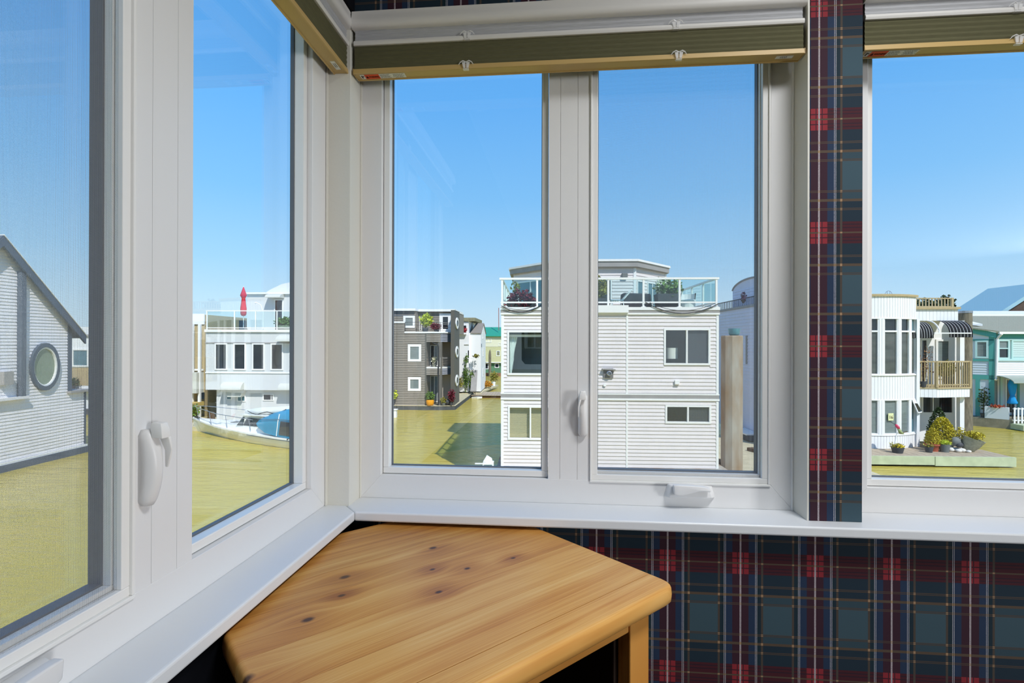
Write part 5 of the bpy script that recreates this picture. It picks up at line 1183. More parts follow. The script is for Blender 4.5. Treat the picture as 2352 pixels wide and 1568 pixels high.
MB().loft([[bt(3.72, 0.862, 0.78), bt(4.17, 0.862, 0.76), bt(3.80, 0.80, 1.18), bt(3.66, 0.80, 1.18)], [bt(3.72, 0.875, 0.78), bt(4.17, 0.875, 0.76), bt(3.80, 0.813, 1.18), bt(3.66, 0.813, 1.18)]]).build('windshield', dkgls, boat)
MB().loft([[bt(4.02, 0.9, 1.26), bt(4.02, -0.9, 1.26), bt(4.02, -0.9, 1.31), bt(4.02, 0.9, 1.31)], [bt(-1.5, 0.92, 1.42), bt(-1.5, -0.92, 1.42), bt(-1.5, -0.92, 1.48), bt(-1.5, 0.92, 1.48)]]).build('cabin_roof', gelcoat, boat)
# canvas cover aft
cv = []
for s, bw, zt, zb in ((2.42, 1.12, 1.06, 1.00), (2.30, 1.14, 1.26, 0.86), (1.75, 1.18, 1.50, 0.62), (0.9, 1.20, 1.72, 0.52), (0.1, 1.22, 1.80, 0.50), (-0.6, 1.22, 1.80, 0.50), (-1.6, 1.22, 1.70, 0.50), (-2.3, 1.20, 1.3, 0.50)):
    cv.append([bt(s, bw, zb), bt(s, bw * 0.98, zb + (zt - zb) * 0.5), bt(s, bw * 0.90, zb + (zt - zb) * 0.82), bt(s, bw * 0.55, zt), bt(s, -bw * 0.55, zt), bt(s, -bw * 0.90, zb + (zt - zb) * 0.82), bt(s, -bw, zb)])
cn = MB().loft(cv).build('canvas_cover', tealcanvas, boat, smooth='auto')
MB().loft([[bt(0.75, 1.215, 0.62), bt(-0.70, 1.235, 0.60), bt(-0.70, 1.215, 1.22), bt(0.66, 1.20, 1.24)], [bt(0.75, 1.24, 0.62), bt(-0.70, 1.25, 0.60), bt(-0.70, 1.235, 1.22), bt(0.66, 1.225, 1.24)]]).build('clear_window', dkgls, cn)
MB().tube([bt(2.3, 1.14, 1.20), bt(0.9, 1.19, 1.32), bt(-1.5, 1.21, 1.32)], 0.012, 5).build('seam', bluegrey, cn); MB().tube([bt(0.92, 1.225, 0.55), bt(0.85, 1.2, 1.2), bt(0.86, 1.1, 1.55)], 0.02, 5).build('seam', wtrim, cn)
# pulpit rail, fender, hatch
pr_ = MB().tube([bt(2.9, 0.95, 1.12), bt(5.8, 0.84, 1.22), bt(8.2, 0.32, 1.34), bt(8.9, 0, 1.36), bt(8.2, -0.32, 1.34), bt(5.8, -0.84, 1.22)], 0.018, 6).build('pulpit_rail', silver, boat)
for s, b, z in ((7.9, 0.38, 1.32), (6.4, 0.72, 1.25), (4.8, 0.95, 1.19), (3.0, 1.0, 1.13)): MB().tube([bt(s + 0.25, b * 0.9, z), bt(s - 0.1, b * 1.05 if b < 0.8 else b * 1.05, 0.62)], 0.014, 5).build('stanchion', silver, pr_)
MB().prism([(0, 0), (1, 0)][:0] or [(0, 0), (0.3, 0), (0.3, 0.25), (0, 0.25)], 0, 0.01).build('hatch', greypot, boat) if False else MB().loft([[bt(s, 0.45, 0.735), bt(s, 0.1, 0.76), bt(s, 0.1, 0.80), bt(s, 0.45, 0.775)] for s in (4.75, 5.25)]).build('hatch', greypot, boat, bevel=0.01)
mb = MB(); mb.ball(bt(8.5, 0.15, 0.80), (0.12, 0.08, 0.06), 8); mb.ball(bt(8.2, 0.22, 0.78), (0.08, 0.1, 0.05), 8); mb.build('anchor', blackm, boat)
for s in (0.15, -0.1): MB().box(*sorted((bt(s, 1.27, 0)[0], bt(s - 0.16, 1.27, 0)[0])), *sorted((bt(s, 1.27, 0)[1] - 0.05, bt(s, 1.27, 0)[1] + 0.05)), ZW + 0.44, ZW + 0.50).build('cleat', blackm, boat)
t = ext('dinghy', 'pale inflatable dinghy strapped on the cruiser roof with black cords', 'boat', bt(2.0, 0.4, 0)[0], bt(2.0, 0.4, 0)[1], ZW + 1.4)
mb = MB()
for y in (0.55, -0.35): mb.tube([bt(4.3, (y + 0.1) * 0.4, 1.40), bt(3.9, y * 0.8 + 0.05, 1.40), bt(2.8, y, 1.47), bt(1.2, y, 1.62), bt(0.3, y, 1.78)], [0.05, 0.13, 0.15, 0.16, 0.10], 10)
mb.build('tube', gelcoat, t, smooth='auto'); MB().loft([[bt(s, 0.5, z), bt(s, -0.3, z), bt(s, -0.3, z + 0.03), bt(s, 0.5, z + 0.03)] for s, z in ((3.8, 1.38), (0.5, 1.68))]).build('floor', greyband, t)
for a, b in ((3.6, 2.9), (2.2, 2.9), (2.2, 0.9)): MB().tube([bt(a, 0.70, 1.50 + 0.03 * (3 - a)), bt((a + b) / 2, 0.74, 1.42 + 0.03 * (3 - a)), bt(b, 0.70, 1.34 if b > 2 else 1.72)], 0.018, 5).build('cord', cablem, t)

# ------------------------------------------------------------------ white house with the curved window bay, number 16
hG = ext('house', 'white board-sided house with a curved window bay and number plate 16', 'house', 15.5, 24, ZW)
GC, GR = (14.81, 26.05), 3.15
def G(a, h, z):
    """curved bay: a is the chord position u, h outwards"""
    x = max(-1, min(1, (a - GC[0]) / GR)); th = math.asin(x)
    return (GC[0] + (GR + h) * math.sin(th), GC[1] - (GR + h) * math.cos(th), z)
gw = [(a_ - 0.015, b_ + 0.015) for a_, b_ in ((12.98, 13.26), (13.46, 13.88), (14.11, 14.67), (14.96, 15.51), (15.74, 16.16), (16.34, 16.60))]
GA0, GA1 = 12.93, 16.66
def gsolid(name, mat, a0, a1, h0, h1, z0, z1, n=None, root=hG, **k):
    n = n or max(2, round((a1 - a0) / 0.2)); rings = []
    for i in range(n + 1):
        a = a0 + (a1 - a0) * i / n; rings.append([G(a, h0, z0), G(a, h1, z0), G(a, h1, z1), G(a, h0, z1)])
    return MB().loft(rings).build(name, mat, root, **k)
def gboards(name, a0, a1, z0, z1, pitch=0.125):
    mb = MB(); n = max(1, round((a1 - a0) / pitch)); p = (a1 - a0) / n
    for i in range(n):
        l, r = a0 + i * p + 0.007, a0 + (i + 1) * p - 0.007
        mb.loft([[G(l, 0, z0), G(l, 0.022, z0), G(l, 0.022, z1), G(l, 0, z1)], [G(r, 0, z0), G(r, 0.022, z0), G(r, 0.022, z1), G(r, 0, z1)]])
    return mb.build(name, white_bd, hG, kind='stuff')
for z0, z1 in ((-3.3, -2.66), (-1.18, -0.12), (2.31, 3.25)):
    gsolid('bay_wall', lavsid, GA0, GA1, -0.15, 0.0, z0, z1); gboards('bay_boards', GA0, GA1, z0, z1)
gsolid('roof_trim', tanwood, GA0 - 0.05, GA1 + 0.05, -0.2, 0.09, 3.25, 3.34); gsolid('sill_trim', wtrim, GA0, GA1, -0.1, 0.07, -0.14, -0.08); gsolid('head_trim', wtrim, GA0, GA1, -0.1, 0.05, 2.28, 2.33); gsolid('sill_trim', wtrim, GA0, GA1, -0.1, 0.05, -2.70, -2.65); gsolid('head_trim', wtrim, GA0, GA1, -0.1, 0.04, -1.20, -1.15)
for z0, z1 in ((-2.66, -1.18), (-0.12, 2.31)):
    edges = [GA0] + [x for w_ in gw for x in w_] + [GA1]
    for i in range(0, len(edges), 2):
        l, r = edges[i], edges[i + 1]
        gsolid('pier', white_bd, l, r, -0.15, 0.03, z0, z1, 2)
        if r - l > 0.15: gsolid('pier_batten', white_bd, l + 0.03, (l + r) / 2 - 0.008, 0.03, 0.045, z0, z1, 1); gsolid('pier_batten', white_bd, (l + r) / 2 + 0.008, r - 0.03, 0.03, 0.045, z0, z1, 1)
    for j, (l, r) in enumerate(gw):
        f = gsolid('window', wtrim, l, r, -0.06, 0.02, z0, z0 + 0.06, 1); gsolid('frame_bar', wtrim, l, l + 0.02, -0.06, 0.02, z0 + 0.06, z1, 1, f); gsolid('frame_bar', wtrim, r - 0.02, r, -0.06, 0.02, z0 + 0.06, z1, 1, f)
        if z1 > 0: gsolid('frame_bar', wtrim, l + 0.02, r - 0.02, -0.06, 0.025, 1.72, 1.79, 1, f)
        if z1 > 0:
            gsolid('pane', dkgls if j != 5 else tlgls, l + 0.018, r - 0.018, -0.05, -0.04, 1.79, z1, 1, f); gsolid('pane', MATS.get('bay_glass') or M('bay_glass', (84, 86, 80), 0.05, 0.8, var=0.3, scale=1.2, stretch=(1, 1, 3)), l + 0.018, r - 0.018, -0.05, -0.04, z0 + 0.06, 1.72, 1, f)
        else: gsolid('pane', mdgls if j in (2, 3, 4) else tlgls, l + 0.018, r - 0.018, -0.05, -0.04, z0 + 0.06, z1, 1, f)
# open hopper window at the lower right of the bay
f = MB().loft([[G(16.34, 0.02, -1.2), G(16.62, 0.02, -1.2), G(16.62, 0.05, -1.2), G(16.34, 0.05, -1.2)], [G(16.36, 0.22, -1.74), G(16.63, 0.22, -1.74), G(16.63, 0.26, -1.74), G(16.36, 0.26, -1.74)]]).build('open_sash', wtrim, hG)
MB().loft([[G(16.38, 0.055, -1.25), G(16.59, 0.055, -1.25), G(16.59, 0.06, -1.25), G(16.38, 0.06, -1.25)], [G(16.395, 0.25, -1.69), G(16.60, 0.25, -1.69), G(16.60, 0.265, -1.69), G(16.395, 0.265, -1.69)]]).build('pane', dkgls, f)
MB().box(13.0, 16.66, 23.9, 30, -3.3, 3.2).build('house_body', white_bd, hG); MB().box(16.62, 16.74, 23.35, 24.6, -3.3, 2.3).build('bay_cheek', white_bd, hG)
# number plate hanging in the second window from the pier
pq = MB(); pts = [G(15.11, 0.0, -2.05), G(15.345, 0.0, -2.05), G(15.345, 0.0, -1.74), G(15.11, 0.0, -1.74)]; pq.loft([pts, [G(15.11, 0.03, -2.05), G(15.345, 0.03, -2.05), G(15.345, 0.03, -1.74), G(15.11, 0.03, -1.74)]])
npl = pq.build('number_plate', plaque, hG, bevel=0.006)
o = lettering('16', 0.19, (15.135, 22.880, -1.97), (R(90), 0, R(7.7)), ink, npl)
# right wing: upper wall, roof railing, recessed balcony, lower room
FG = front(24.0)
MB().box(16.66, 18.84, 24.0, 30, 2.25, 2.76).build('upper_wall', white_bd, hG); vboards(FG, 16.7, 18.84, 2.25, 2.76, 0.15).build('wing_boards', white_bd, hG, kind='stuff'); MB(FG).box(16.66, 18.90, -0.2, 0.1, 2.76, 2.86).build('roof_trim', tanwood, hG)
FGr = front(24.6); r_ = MB(FGr).box(16.7, 19.1, -0.04, 0.04, 3.27, 3.32).build('roof_railing', tanwood, hG)
MB(FGr).box(16.7, 19.1, -0.03, 0.03, 2.9, 2.94).build('rail_bar', tanwood, r_)
for k in range(17): MB(FGr).box(16.75 + k * 0.14, 16.75 + k * 0.14 + 0.04, -0.02, 0.02, 2.86, 3.28).build('baluster', tanwood, r_)
MB(FGr).box(19.0, 19.1, -0.05, 0.05, 2.86, 3.32).build('post', tanwood, r_)
FG2 = front(25.0); s5 = 25 / 24
MB(FG2).box(16.7, 19.9, -4, 0, -3.3, 2.3).build('recess_wall', white_bd, hG)
win(hG, FG2, 18.62, 19.28, -0.4, 1.43, 0.09, gm=mdgls, out=0.05, name='balcony_door'); win(hG, FG2, 17.95, 18.25, -0.4, 1.43, 0.05, gm=dkgls)
MB().box(18.86, 19.05, 23.9, 24.1, -3.3, 2.25).build('corner_post', white_bd, hG)
win(hG, FG2, 18.0, 19.4, -2.0, -1.15, 0.05, (18.5,), gm=dkgls, name='low_window')
PBc = [(16.7, 23.5), (17.40, 23.30), (19.10, 23.70), (19.10, 25.0), (16.7, 25.0)]
MB().prism(PBc, -1.10, -0.72).build('balcony_apron', white_bd, hG)
MB().prism([(x + (0.05 if x > 17 else 0), y - 0.05) for x, y in PBc], -0.72, -0.66).build('balcony_floor', tanwood, hG)
mb = MB()
for a, b in ((0, 1), (1, 2)):
    wl, ln = between(PBc[a], PBc[b]); mm = vboards(wl, 0, ln, -1.10, -0.72, 0.15); o_ = len(mb.v); mb.v += mm.v; mb.f += [tuple(i + o_ for i in f_) for f_ in mm.f]
    rr_ = MB(wl).box(0, ln, -0.03, 0.05, 0.42, 0.48).build('balcony_railing', tanwood, hG); MB(wl).box(0, ln, -0.02, 0.03, -0.58, -0.53).build('rail_bar', tanwood, rr_)
    n = round(ln / 0.125)
    for k in range(n): MB(wl).box(ln * (k + 0.5) / n - 0.016, ln * (k + 0.5) / n + 0.016, -0.01, 0.03, -0.66, 0.43).build('baluster', tanwood, rr_)
    for x in (0, ln): MB(wl).box(x - 0.04, x + 0.04, -0.02, 0.06, -0.66, 0.48).build('post', tanwood, rr_)
mb.build('apron_boards', white_bd, hG, kind='stuff')
# striped barrel awning over the balcony: alternating ribs on a curved frame, gap where the cloth is torn back
def rib(a0, a1, mat, d=0.75, z0=1.66, z1=2.26):
    pr = [(0.0, z1)] + [(d * math.sin(x), z0 + (z1 - z0) * math.cos(x)) for x in [math.pi / 2 * k / 8 for k in range(1, 9)]] + [(d, z0 - 0.14)]
    inn = [(h * 0.97, z - 0.015) for h, z in pr][::-1]
    return MB(front(24.05)).loft([[(a, h, z) for h, z in pr + inn] for a in (a0, a1)])
awb = rib(17.95, 18.92, blackm).build('striped_awning', M('black_awning_cloth', (40, 40, 42), 0.8, 0.1), hG)
for k in range(7): rib(18.0 + k * 0.14, 18.0 + k * 0.14 + 0.009, None, 0.756, 1.658, 2.266).build('white_stripe', white_bd, awb)
awb2 = rib(16.5, 17.38, blackm, 0.62, 1.62, 2.2).build('striped_awning', MATS['black_awning_cloth'], hG)
for k in range(8): rib(16.55 + k * 0.11, 16.55 + k * 0.11 + 0.009, None, 0.626, 1.618, 2.206).build('white_stripe', white_bd, awb2)
MB(front(24.05)).box(17.3, 18.85, 0.72, 0.78, 1.66, 1.71).build('awning_bar', wtrim, hG)
mb = MB(); pr = [(0.0, 2.24)] + [(0.72 * math.sin(x), 1.66 + 0.58 * math.cos(x)) for x in [math.pi / 2 * k / 8 for k in range(1, 9)]]; mb.tube([front(24.05)(17.55, h, z) for h, z in pr], 0.03, 6); mb.build('awning_hoop', wtrim, hG)
mb = MB(); mb.tube([(15.98 + 0.17 * math.cos(a), 24.2, 3.36 + 0.24 * math.sin(a)) for a in [math.pi * k / 12 for k in range(13)]], 0.012, 5); mb.tube([(15.92, 24.2, 3.3), (15.92, 24.2, 3.58)], 0.01, 5); mb.tube([(16.03, 24.2, 3.3), (16.03, 24.2, 3.58)], 0.01, 5); mb.build('roof_hoop', silver, hG)
t = plant('potted_shrub', 'yellow-green shrub in a dark tub on the wooden balcony', 'plant', 18.6, 24.2, -0.66, (darkpot, pot_std(0.22, 0.42)), [(LF['olive'], ellipsoid((18.55, 24.2, 0.10), (0.36, 0.26, 0.40), 0.1), 420, 0.11)])
t = plant('bare_shrub', 'sparse twiggy shrub climbing at the left end of the wooden balcony', 'plant', 16.95, 23.45, -0.66, (darkpot, pot_std(0.14, 0.25)), [(M('dry_leaves', (170, 128, 92), 0.7, 0.1, island=0.4), ellipsoid((17.05, 23.45, 0.45), (0.36, 0.2, 0.75), 0.05), 130, 0.07)], stem=[([(16.95, 23.45, -0.5), (16.95 + d, 23.45, 0.3), (17.0 + 2 * d, 23.45, 1.1)], [0.012, 0.008, 0.004], 5) for d in (-0.08, 0.02, 0.12, 0.2)])
# weathered guide pile by the balcony
pl = ext('pile', 'tall weathered timber pile right of the wooden balcony', 'pile', 19.52, 24.45, ZW)
MB().lathe([(0.29, -0.4), (0.26, 3.0), (0.255, 6.28)], (19.52, 24.45, ZW), 14).build('shaft', pilewood, pl, smooth='auto'); MB().lathe([(0.27, 6.26), (0.27, 6.36), (0.02, 6.37)], (19.52, 24.45, ZW), 14).build('cap', silver, pl)
# dock in front of number 16
dk = ext('dock', 'weathered green-grey dock in front of the curved bay', 'dock', 15.9, 22.2, ZW)
for i in range(20):
    x0 = 12.6 + i * 0.318; l = 21.42; 
    MB().box(x0, x0 + 0.306, l, 24.2 if x0 < 18.55 else 22.9, -3.29, -3.245).build('plank', deckwood, dk)
MB().box(12.6, 15.88, 21.34, 21.42, -3.57, -3.235).build('fascia_board', grnwood, dk); MB().box(15.90, 18.98, 21.33, 21.42, -3.60, -3.235).build('fascia_board', grnwood, dk); MB().box(18.90, 18.97, 21.42, 22.9, -3.58, -3.25).build('fascia_board', grnwood, dk)
MB().box(12.6, 18.8, 21.9, 24.2, -3.9, -3.30).build('float', floatc, dk)
DG = -3.245
plant('conifer', 'dark narrow conifer behind the golden one on the dock', 'plant', 17.68, 23.55, DG, (greypot, pot_std(0.28, 0.35)), [(LF['dark'], cone((17.68, 23.55, DG + 0.35), 0.46, 1.34), 2200, 0.065)])
plant('conifer', 'large golden conifer in a stone tub on the dock', 'plant', 17.38, 22.95, DG, (stonepot, [(0.34, 0), (0.42, 0.32), (0.43, 0.38)]), [(LF['gold'], cone((17.38, 22.95, DG + 0.36), 0.50, 0.98, bulge=0.5), 3600, 0.055)])
plant('conifer', 'small golden conifer in a red clay pot on the dock', 'plant', 16.68, 22.55, DG, (redpot, [(0.20, 0), (0.24, 0.22), (0.30, 0.26), (0.30, 0.31)]), [(LF['gold'], cone((16.68, 22.55, DG + 0.28), 0.27, 0.66, bulge=0.4), 1800, 0.048)])
plant('potted_plant', 'low dark pot with small sprouts in front of the red clay pot', 'plant', 16.30, 22.22, DG, (darkpot, pot_std(0.16, 0.22)), [(LF['olive'], ellipsoid((16.28, 22.22, DG + 0.28), (0.17, 0.14, 0.10), 0.1), 80, 0.07)])
plant('potted_plant', 'dark grey bucket of yellow-green flowers on the dock', 'plant', 17.02, 22.35, DG, (greypot, [(0.15, 0), (0.19, 0.27), (0.20, 0.31)]), [(LF['lime'], ellipsoid((17.02, 22.35, DG + 0.38), (0.25, 0.2, 0.10), 0.1), 320, 0.055)])
plant('flower_tub', 'dark tub of yellow flowers below the number plate window', 'plant', 14.93, 22.05, DG, (darkpot, [(0.18, 0), (0.22, 0.16), (0.24, 0.22)]), [(LF['yflower'], ellipsoid((14.95, 22.05, DG + 0.28), (0.24, 0.2, 0.08), 0.1), 200, 0.055), (LF['olive'], ellipsoid((14.88, 22.05, DG + 0.28), (0.28, 0.2, 0.12), 0.1), 170, 0.06)])
t = ext('tilted_urn', 'leaning stone tub with a leafy golden shrub at the dock end', 'planter', 18.1, 22.5, DG)
mb = MB().lathe([(0.20, 0), (0.36, 0.25), (0.44, 0.5), (0.47, 0.56), (0.42, 0.56), (0.38, 0.4)], (0, 0, 0), 18, (0.92, 0.8))
rot = Matrix.Rotation(R(18), 3, 'Y') @ Matrix.Rotation(R(10), 3, 'X'); mb.v = [tuple(rot @ Vector(p) + Vector((18.05, 22.5, DG + 0.04))) for p in mb.v]; mb.build('tub', stonepot, t, smooth='auto')
MB().leaves(ellipsoid((18.28, 22.5, DG + 0.66), (0.42, 0.32, 0.17), 0.1), 900, 0.06).leaves(ellipsoid((17.85, 22.6, DG + 0.68), (0.28, 0.25, 0.34), 0.05), 330, 0.06).build('foliage', LF['gold'], t, recalc=False, kind='stuff')
t = ext('stone_ornament', 'dark rounded stone figure between the bucket and the leaning tub', 'ornament', 17.6, 22.55, DG)
MB().ball((17.60, 22.55, DG + 0.40), (0.22, 0.18, 0.20), 12, 0.06).build('body', greypot, t, smooth=True); MB().ball((17.69, 22.45, DG + 0.28), (0.16, 0.13, 0.12), 10, 0.06).build('head', darkpot, t, smooth=True)
for i, (x, y, r_) in enumerate(((17.36, 22.45, 0.11), (17.54, 22.3, 0.11), (17.72, 22.35, 0.13), (17.88, 22.22, 0.09), (17.47, 22.6, 0.13), (17.68, 22.58, 0.12))):
    ext_mesh(MB().ball((x, y, DG + r_ * 0.6), (r_ * 1.2, r_, r_ * 0.65), 8, 0.12), 'stone', stone_m, ['pale stone at the bucket end of the little stone heap', 'pale stone lying at the front of the stone heap', 'largest pale stone under the dark ornament', 'smallest pale stone closest to the leaning tub', 'pale stone at the back of the heap near the bucket', 'pale stone at the back of the heap behind the ornament'][i], 'stone', x, y, DG, 'pale stones on the dock', smooth=True)
t = ext('garden_flag', 'pink and green windsock drooping from a white pole over the flower tub', 'windsock', 15.1, 22.1, DG)
MB().tube([(14.86, 22.15, DG + 0.22), (14.95, 22.15, DG + 0.70), (14.98, 22.15, DG + 0.82)], 0.025, 6).build('pole', white_bd, t)
MB().loft([[(14.90 + 0.17 * tt + r_ * 0.8 * math.cos(a), 22.1 + r_ * 0.8 * math.sin(a), DG + 1.16 - 0.30 * tt) for a in [2 * math.pi * k / 10 for k in range(10)]] for tt, r_ in ((0, 0.05), (0.3, 0.09), (0.6, 0.07))]).build('pink_cloth', pinkm, t, smooth=True)
MB().loft([[(14.90 + 0.17 * tt + r_ * 0.8 * math.cos(a), 22.1 + r_ * 0.8 * math.sin(a), DG + 1.16 - 0.30 * tt) for a in [2 * math.pi * k / 10 for k in range(10)]] for tt, r_ in ((0.6, 0.07), (1.0, 0.09), (1.3, 0.12))]).build('green_cloth', M('sage_cloth', (156, 164, 116), 0.8, 0.1), t, smooth=True)
for d in (0.0, 0.1): MB().tube([(14.92, 22.1, DG + 1.14), (14.70 + d, 22.1, DG + 1.24 - d)], 0.008, 4).build('stick', blackm, t)
MB().prism([(15.10, DG + 0.82), (15.36, DG + 0.88), (15.36, DG + 0.86), (15.10, DG + 0.78)], 22.09, 22.11, 1).build('tail', bark, t)

# ------------------------------------------------------------------ turquoise-trimmed house
hH = ext('house', 'pale house with turquoise trim and a grey shingle roof at the right', 'house', 28.5, 33, ZW)
FH = front(32.0); W0 = 27.18
MB().box(W0, 33.5, 32, 38, -0.66, 1.9).build('front_wall', white_bd, hH); MB().box(W0, 33.5, 32.9, 38, -3.1, -0.66).build('lower_wall', palegrey, hH)
claps(FH, W0 + 0.12, 33.5, -0.64, 0.22, 0.125).build('siding', white_bd, hH, kind='stuff', recalc=False)
SH = sidel(W0)
# gabled turquoise side wing, its face angled to the front
wl, ln = between((25.35, 33.6), (W0, 32.0))
MB().prism([(25.35, 33.6), (W0, 32.0), (W0, 37), (25.35, 37)], -3.1, 1.75).build('wing_wall', palegrey, hH)
def wbar(a0, a1, z0, z1, mat, name, h=0.05): return MB(wl).box(a0, a1, -0.02, h, z0, z1).build(name, mat, hH)
claps(wl, 0.0, ln - 0.25, -0.62, 0.18, 0.14).build('wing_siding', palegrey, hH, kind='stuff', recalc=False)
wbar(0, ln, 0.18, 0.32, teal, 'teal_band'); wbar(0, ln, -0.90, -0.64, teal, 'teal_band'); wbar(ln - 0.22, ln + 0.03, -3.1, 1.75, teal, 'teal_corner'); wbar(0, ln, 1.40, 1.50, teal, 'teal_band')
win(hH, wl, 1.60, 2.20, 0.36, 1.42, 0.10, gm=mdgls, fm=paleteal, out=0.06); win(hH, wl, 0.95, 1.50, 0.36, 1.42, 0.08, gm=dkgls, fm=palegrey, out=0.06)
wbar(1.62, 1.82, -3.1, -0.9, teal, 'teal_post'); 
MB(wl).prism([(-0.2, 1.5), (-0.2, 2.35), (ln + 0.05, 1.62), (ln + 0.05, 1.5)], 0.0, 0.04, 1).build('gable_panel', palegrey, hH)
MB(wl).prism([(-0.2, 2.32), (-0.2, 2.62), (ln + 0.1, 1.88), (ln + 0.1, 1.56)], 0.0, 0.12, 1).build('gable_board', teal, hH)
MB().loft([[(24.6, 33.5, 2.50), (27.25, 31.7, 1.88), (33.6, 31.7, 1.88), (33.6, 31.7, 1.95), (27.25, 31.7, 1.96), (24.6, 33.5, 2.58)], [(24.6, 36.2, 3.0), (27.0, 36.2, 3.0), (33.6, 36.2, 3.0), (33.6, 36.2, 3.08), (27.0, 36.2, 3.08), (24.6, 36.2, 3.08)]]).build('shingle_roof', shingle, hH)
MB(FH).box(27.22, 33.6, 0.22, 0.34, 1.80, 1.93).build('gutter', wtrim, hH); MB(FH).box(27.2, 33.5, 0, 0.06, 1.52, 1.80).build('teal_band', teal, hH); MB(FH).box(27.3, 33.5, 0, 0.09, 1.45, 1.52).build('pale_band', paleteal, hH); MB(FH).box(27.3, 33.5, 0, 0.09, 0.22, 0.34).build('pale_band', paleteal, hH)
win(hH, FH, 27.36, 28.02, 0.34, 1.46, 0.08, bars=(0.95,), gms=[dkgls, mdgls], fm=paleteal, out=0.08); win(hH, FH, 28.14, 29.6, 0.34, 1.46, 0.08, gm=mdgls, fm=paleteal, out=0.08)
f = MB(FH).box(28.2, 29.5, 0.02, 0.04, 0.40, 0.44).build('blind_slats', paleteal, hH)
for k in range(8): MB(FH).box(28.2, 29.5, 0.016, 0.045, 0.46 + k * 0.12, 0.565 + k * 0.12).build('slat', MATS.get('pale_slat') or M('pale_slat', (206, 226, 222), 0.6, 0.2), f)
MB().tube([(27.30, 31.62, 1.80), (27.28, 31.8, 1.62), (27.27, 31.88, 1.5), (27.22, 31.88, -0.75), (27.12, 31.8, -0.9)], 0.065, 8).build('downpipe', wtrim, hH); MB(FH).box(W0 - 0.02, W0 + 0.14, 0, 0.04, -0.66, 1.5).build('teal_corner', paleteal, hH)
# skylight, porch roof, porch front
MB().loft([[(26.1, 33.4, 2.42), (27.2, 32.8, 2.30), (27.2, 32.8, 2.42), (26.1, 33.4, 2.54)], [(26.2, 34.4, 2.66), (27.1, 34.2, 2.64), (27.1, 34.2, 2.78), (26.2, 34.4, 2.80)]]).build('skylight', wtrim, hH)
rings = [[(a, 32.0 - 1.3 * math.sin(x), -1.0 + 0.36 * math.cos(x)) for x in [math.pi / 2 * k / 6 for k in range(7)]] + [(a, 32.0 - 1.27 * math.sin(x), -1.03 + 0.36 * math.cos(x)) for x in [math.pi / 2 * k / 6 for k in range(6, -1, -1)]] for a in (27.2, 33.5)]
MB().loft(rings).build('porch_canopy', M('smoked_canopy', (150, 156, 140), 0.3, 0.5), hH)
FH2 = front(32.9)
for a in (27.35, 28.3, 29.3, 30.3): MB(FH2).box(a, a + 0.12, 0, 0.05, -3.1, -0.7).build('teal_post', teal if a != 28.3 else paleteal, hH)
win(hH, FH2, 27.6, 28.2, -3.0, -0.9, 0.07, gm=mdgls, name='porch_door'); win(hH, FH2, 28.6, 29.2, -3.0, -0.9, 0.07, gm=dkgls, name='porch_door')
MB().box(33.55, 33.6, 32, 36, -3, 1.9).build('end_wall', palegrey, hH)
MB().prism([(24.5, 34.5), (26.0, 32.2), (27.25, 31.0), (33.6, 31.0), (33.6, 38), (24.5, 38)], -3.85, -3.12).build('float', M('weathered_float', (140, 134, 116), 0.9, 0.1, var=0.2, scale=3), hH)
ext_mesh(MB().box(27.25, 33.6, 30.2, 31.0, -3.62, -3.32), 'dock', grnwood, 'pale green-grey dock edge below the white fence', 'dock', 30, 30.6, -3.6)
t = ext('planter_box', 'white planter box with red-brown flowers on the turquoise house float', 'planter', 27.2, 31.2, -3.12)
MB().prism([(26.45, 31.75), (27.20, 31.05), (27.42, 31.25), (26.70, 31.95)], -3.12, -2.44).build('box', palegrey, t); MB().leaves(ellipsoid((26.95, 31.5, -2.40), (0.42, 0.35, 0.08), 0.1), 160, 0.10).build('flowers', M('rust_flowers', (170, 84, 60), 0.7, 0.1, island=0.4), t, recalc=False, kind='stuff')
t = ext('picket_fence', 'white picket fence beside the planter box on the turquoise house dock', 'fence', 29, 30.9, -3.3)
for z in (-3.16, -2.50): MB(front(30.9)).box(27.30, 33.5, -0.02, 0.02, z, z + 0.06).build('rail', white_bd, t)
for k in range(30): MB(front(30.9)).box(27.32 + k * 0.205, 27.32 + k * 0.205 + 0.085, 0.02, 0.045, -3.30, -2.40).build('picket', white_bd, t)
t = ext('patio_umbrella', 'closed blue patio umbrella above the white fence', 'umbrella', 27.80, 31.5, -3.12)
um = [(0.02, 2.42), (0.09, 2.33), (0.17, 2.10), (0.20, 1.95), (0.17, 1.7), (0.14, 1.5), (0.10, 1.34), (0.15, 1.15), (0.24, 0.92), (0.20, 0.86)]
rings = [[(27.80 + r_ * (1 + 0.15 * math.cos(5 * a + z)) * math.cos(a), 31.5 + r_ * math.sin(a), -3.12 + z) for a in [2 * math.pi * j / 20 for j in range(20)]] for r_, z in um]
MB().loft(rings).build('canopy', bluecloth, t, smooth=True); MB().tube([(27.80, 31.5, -3.12), (27.80, 31.5, -0.70)], 0.025, 6).build('pole', blackm, t); MB().tube([(27.68, 31.42, -1.80), (27.80, 31.38, -1.79), (27.92, 31.42, -1.80)], 0.02, 5).build('tie_strap', bluecloth, t)
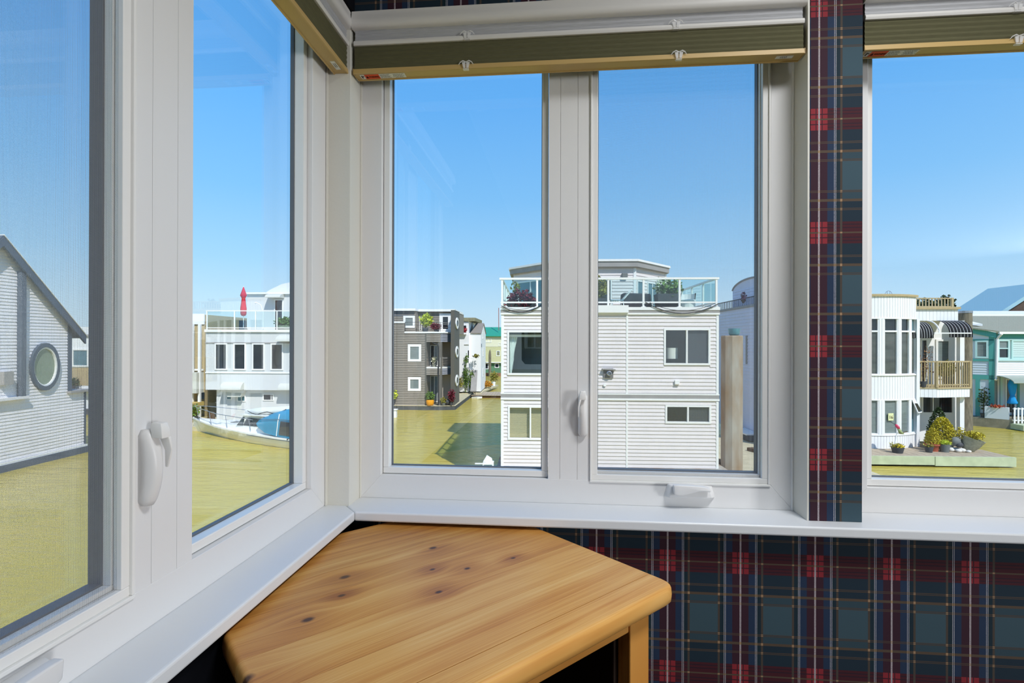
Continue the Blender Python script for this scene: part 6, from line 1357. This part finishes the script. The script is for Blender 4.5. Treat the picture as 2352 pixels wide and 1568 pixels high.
plant('potted_plant', 'dark spindly plant by the turquoise post', 'plant', 26.55, 31.95, -3.12, (darkpot, pot_std(0.16, 0.25)), [(LF['dark'], ellipsoid((26.6, 31.95, -2.0), (0.26, 0.2, 0.75), 0.05), 170, 0.12)], stem=[([(26.55, 31.95, -2.9), (26.6, 31.95, -1.5)], 0.02, 5)])
# buildings and tree farther back
hB = ext('long_shed', 'long low building with a pale roof behind the turquoise house', 'building', 32, 44, ZW)
MB().box(24, 42, 42, 50, -3.4, 3.0).build('wall', white_bd, hB)
MB().loft([[(24, 41.4, 3.12), (42, 41.4, 3.12), (42, 41.4, 3.45), (24, 41.4, 3.45)], [(24, 46, 3.9), (42, 46, 3.9), (42, 46, 4.0), (24, 46, 4.0)]]).build('roof', M('pale_roof', (226, 222, 210), 0.7, 0.1), hB); MB(front(41.4)).box(24, 42, 0, 0.08, 3.1, 3.46).build('fascia', wtrim, hB)
hS = ext('house', 'brown-shingled gable with pale teal eaves at the right edge', 'house', 40, 52, ZW)
MB().prism([(39.4, -3.4), (39.4, 3.5), (43.6, 6.2), (47.8, 3.5), (47.8, -3.4)], 46.5, 52, 1).build('gable_wall', brownm, hS)
for sg in (-1, 1):
    MB().loft([[(43.6 + sg * 4.5, 46.2, 3.15), (43.6 + sg * 4.5, 52, 3.15), (43.6 + sg * 4.5, 52, 3.50), (43.6 + sg * 4.5, 46.2, 3.50)], [(43.6, 46.2, 6.15), (43.6, 52, 6.15), (43.6, 52, 6.50), (43.6, 46.2, 6.50)]]).build('roof_slope', MATS.get('teal_eave') or M('teal_eave', (150, 182, 190), 0.6, 0.2), hS)
t = ext('tree', 'dark green tree top showing above the pale roof', 'tree', 44.5, 60, -2)
MB().tube([(44.0, 60, -2), (44.0, 60, 5)], [0.3, 0.1], 8).build('trunk', bark, t); mb = MB()
for c, r_ in (((43.4, 60, 5.3), (1.1, 1, 0.9)), ((44.6, 60, 4.9), (1.3, 1, 1.1)), ((45.8, 60, 5.6), (0.8, 0.8, 1.0)), ((42.8, 60, 4.4), (1.0, 1, 0.9))): mb.leaves(ellipsoid(c, r_, 0.3), 380, 0.30)
mb.build('crown', LF['dark'], t, recalc=False, kind='stuff')
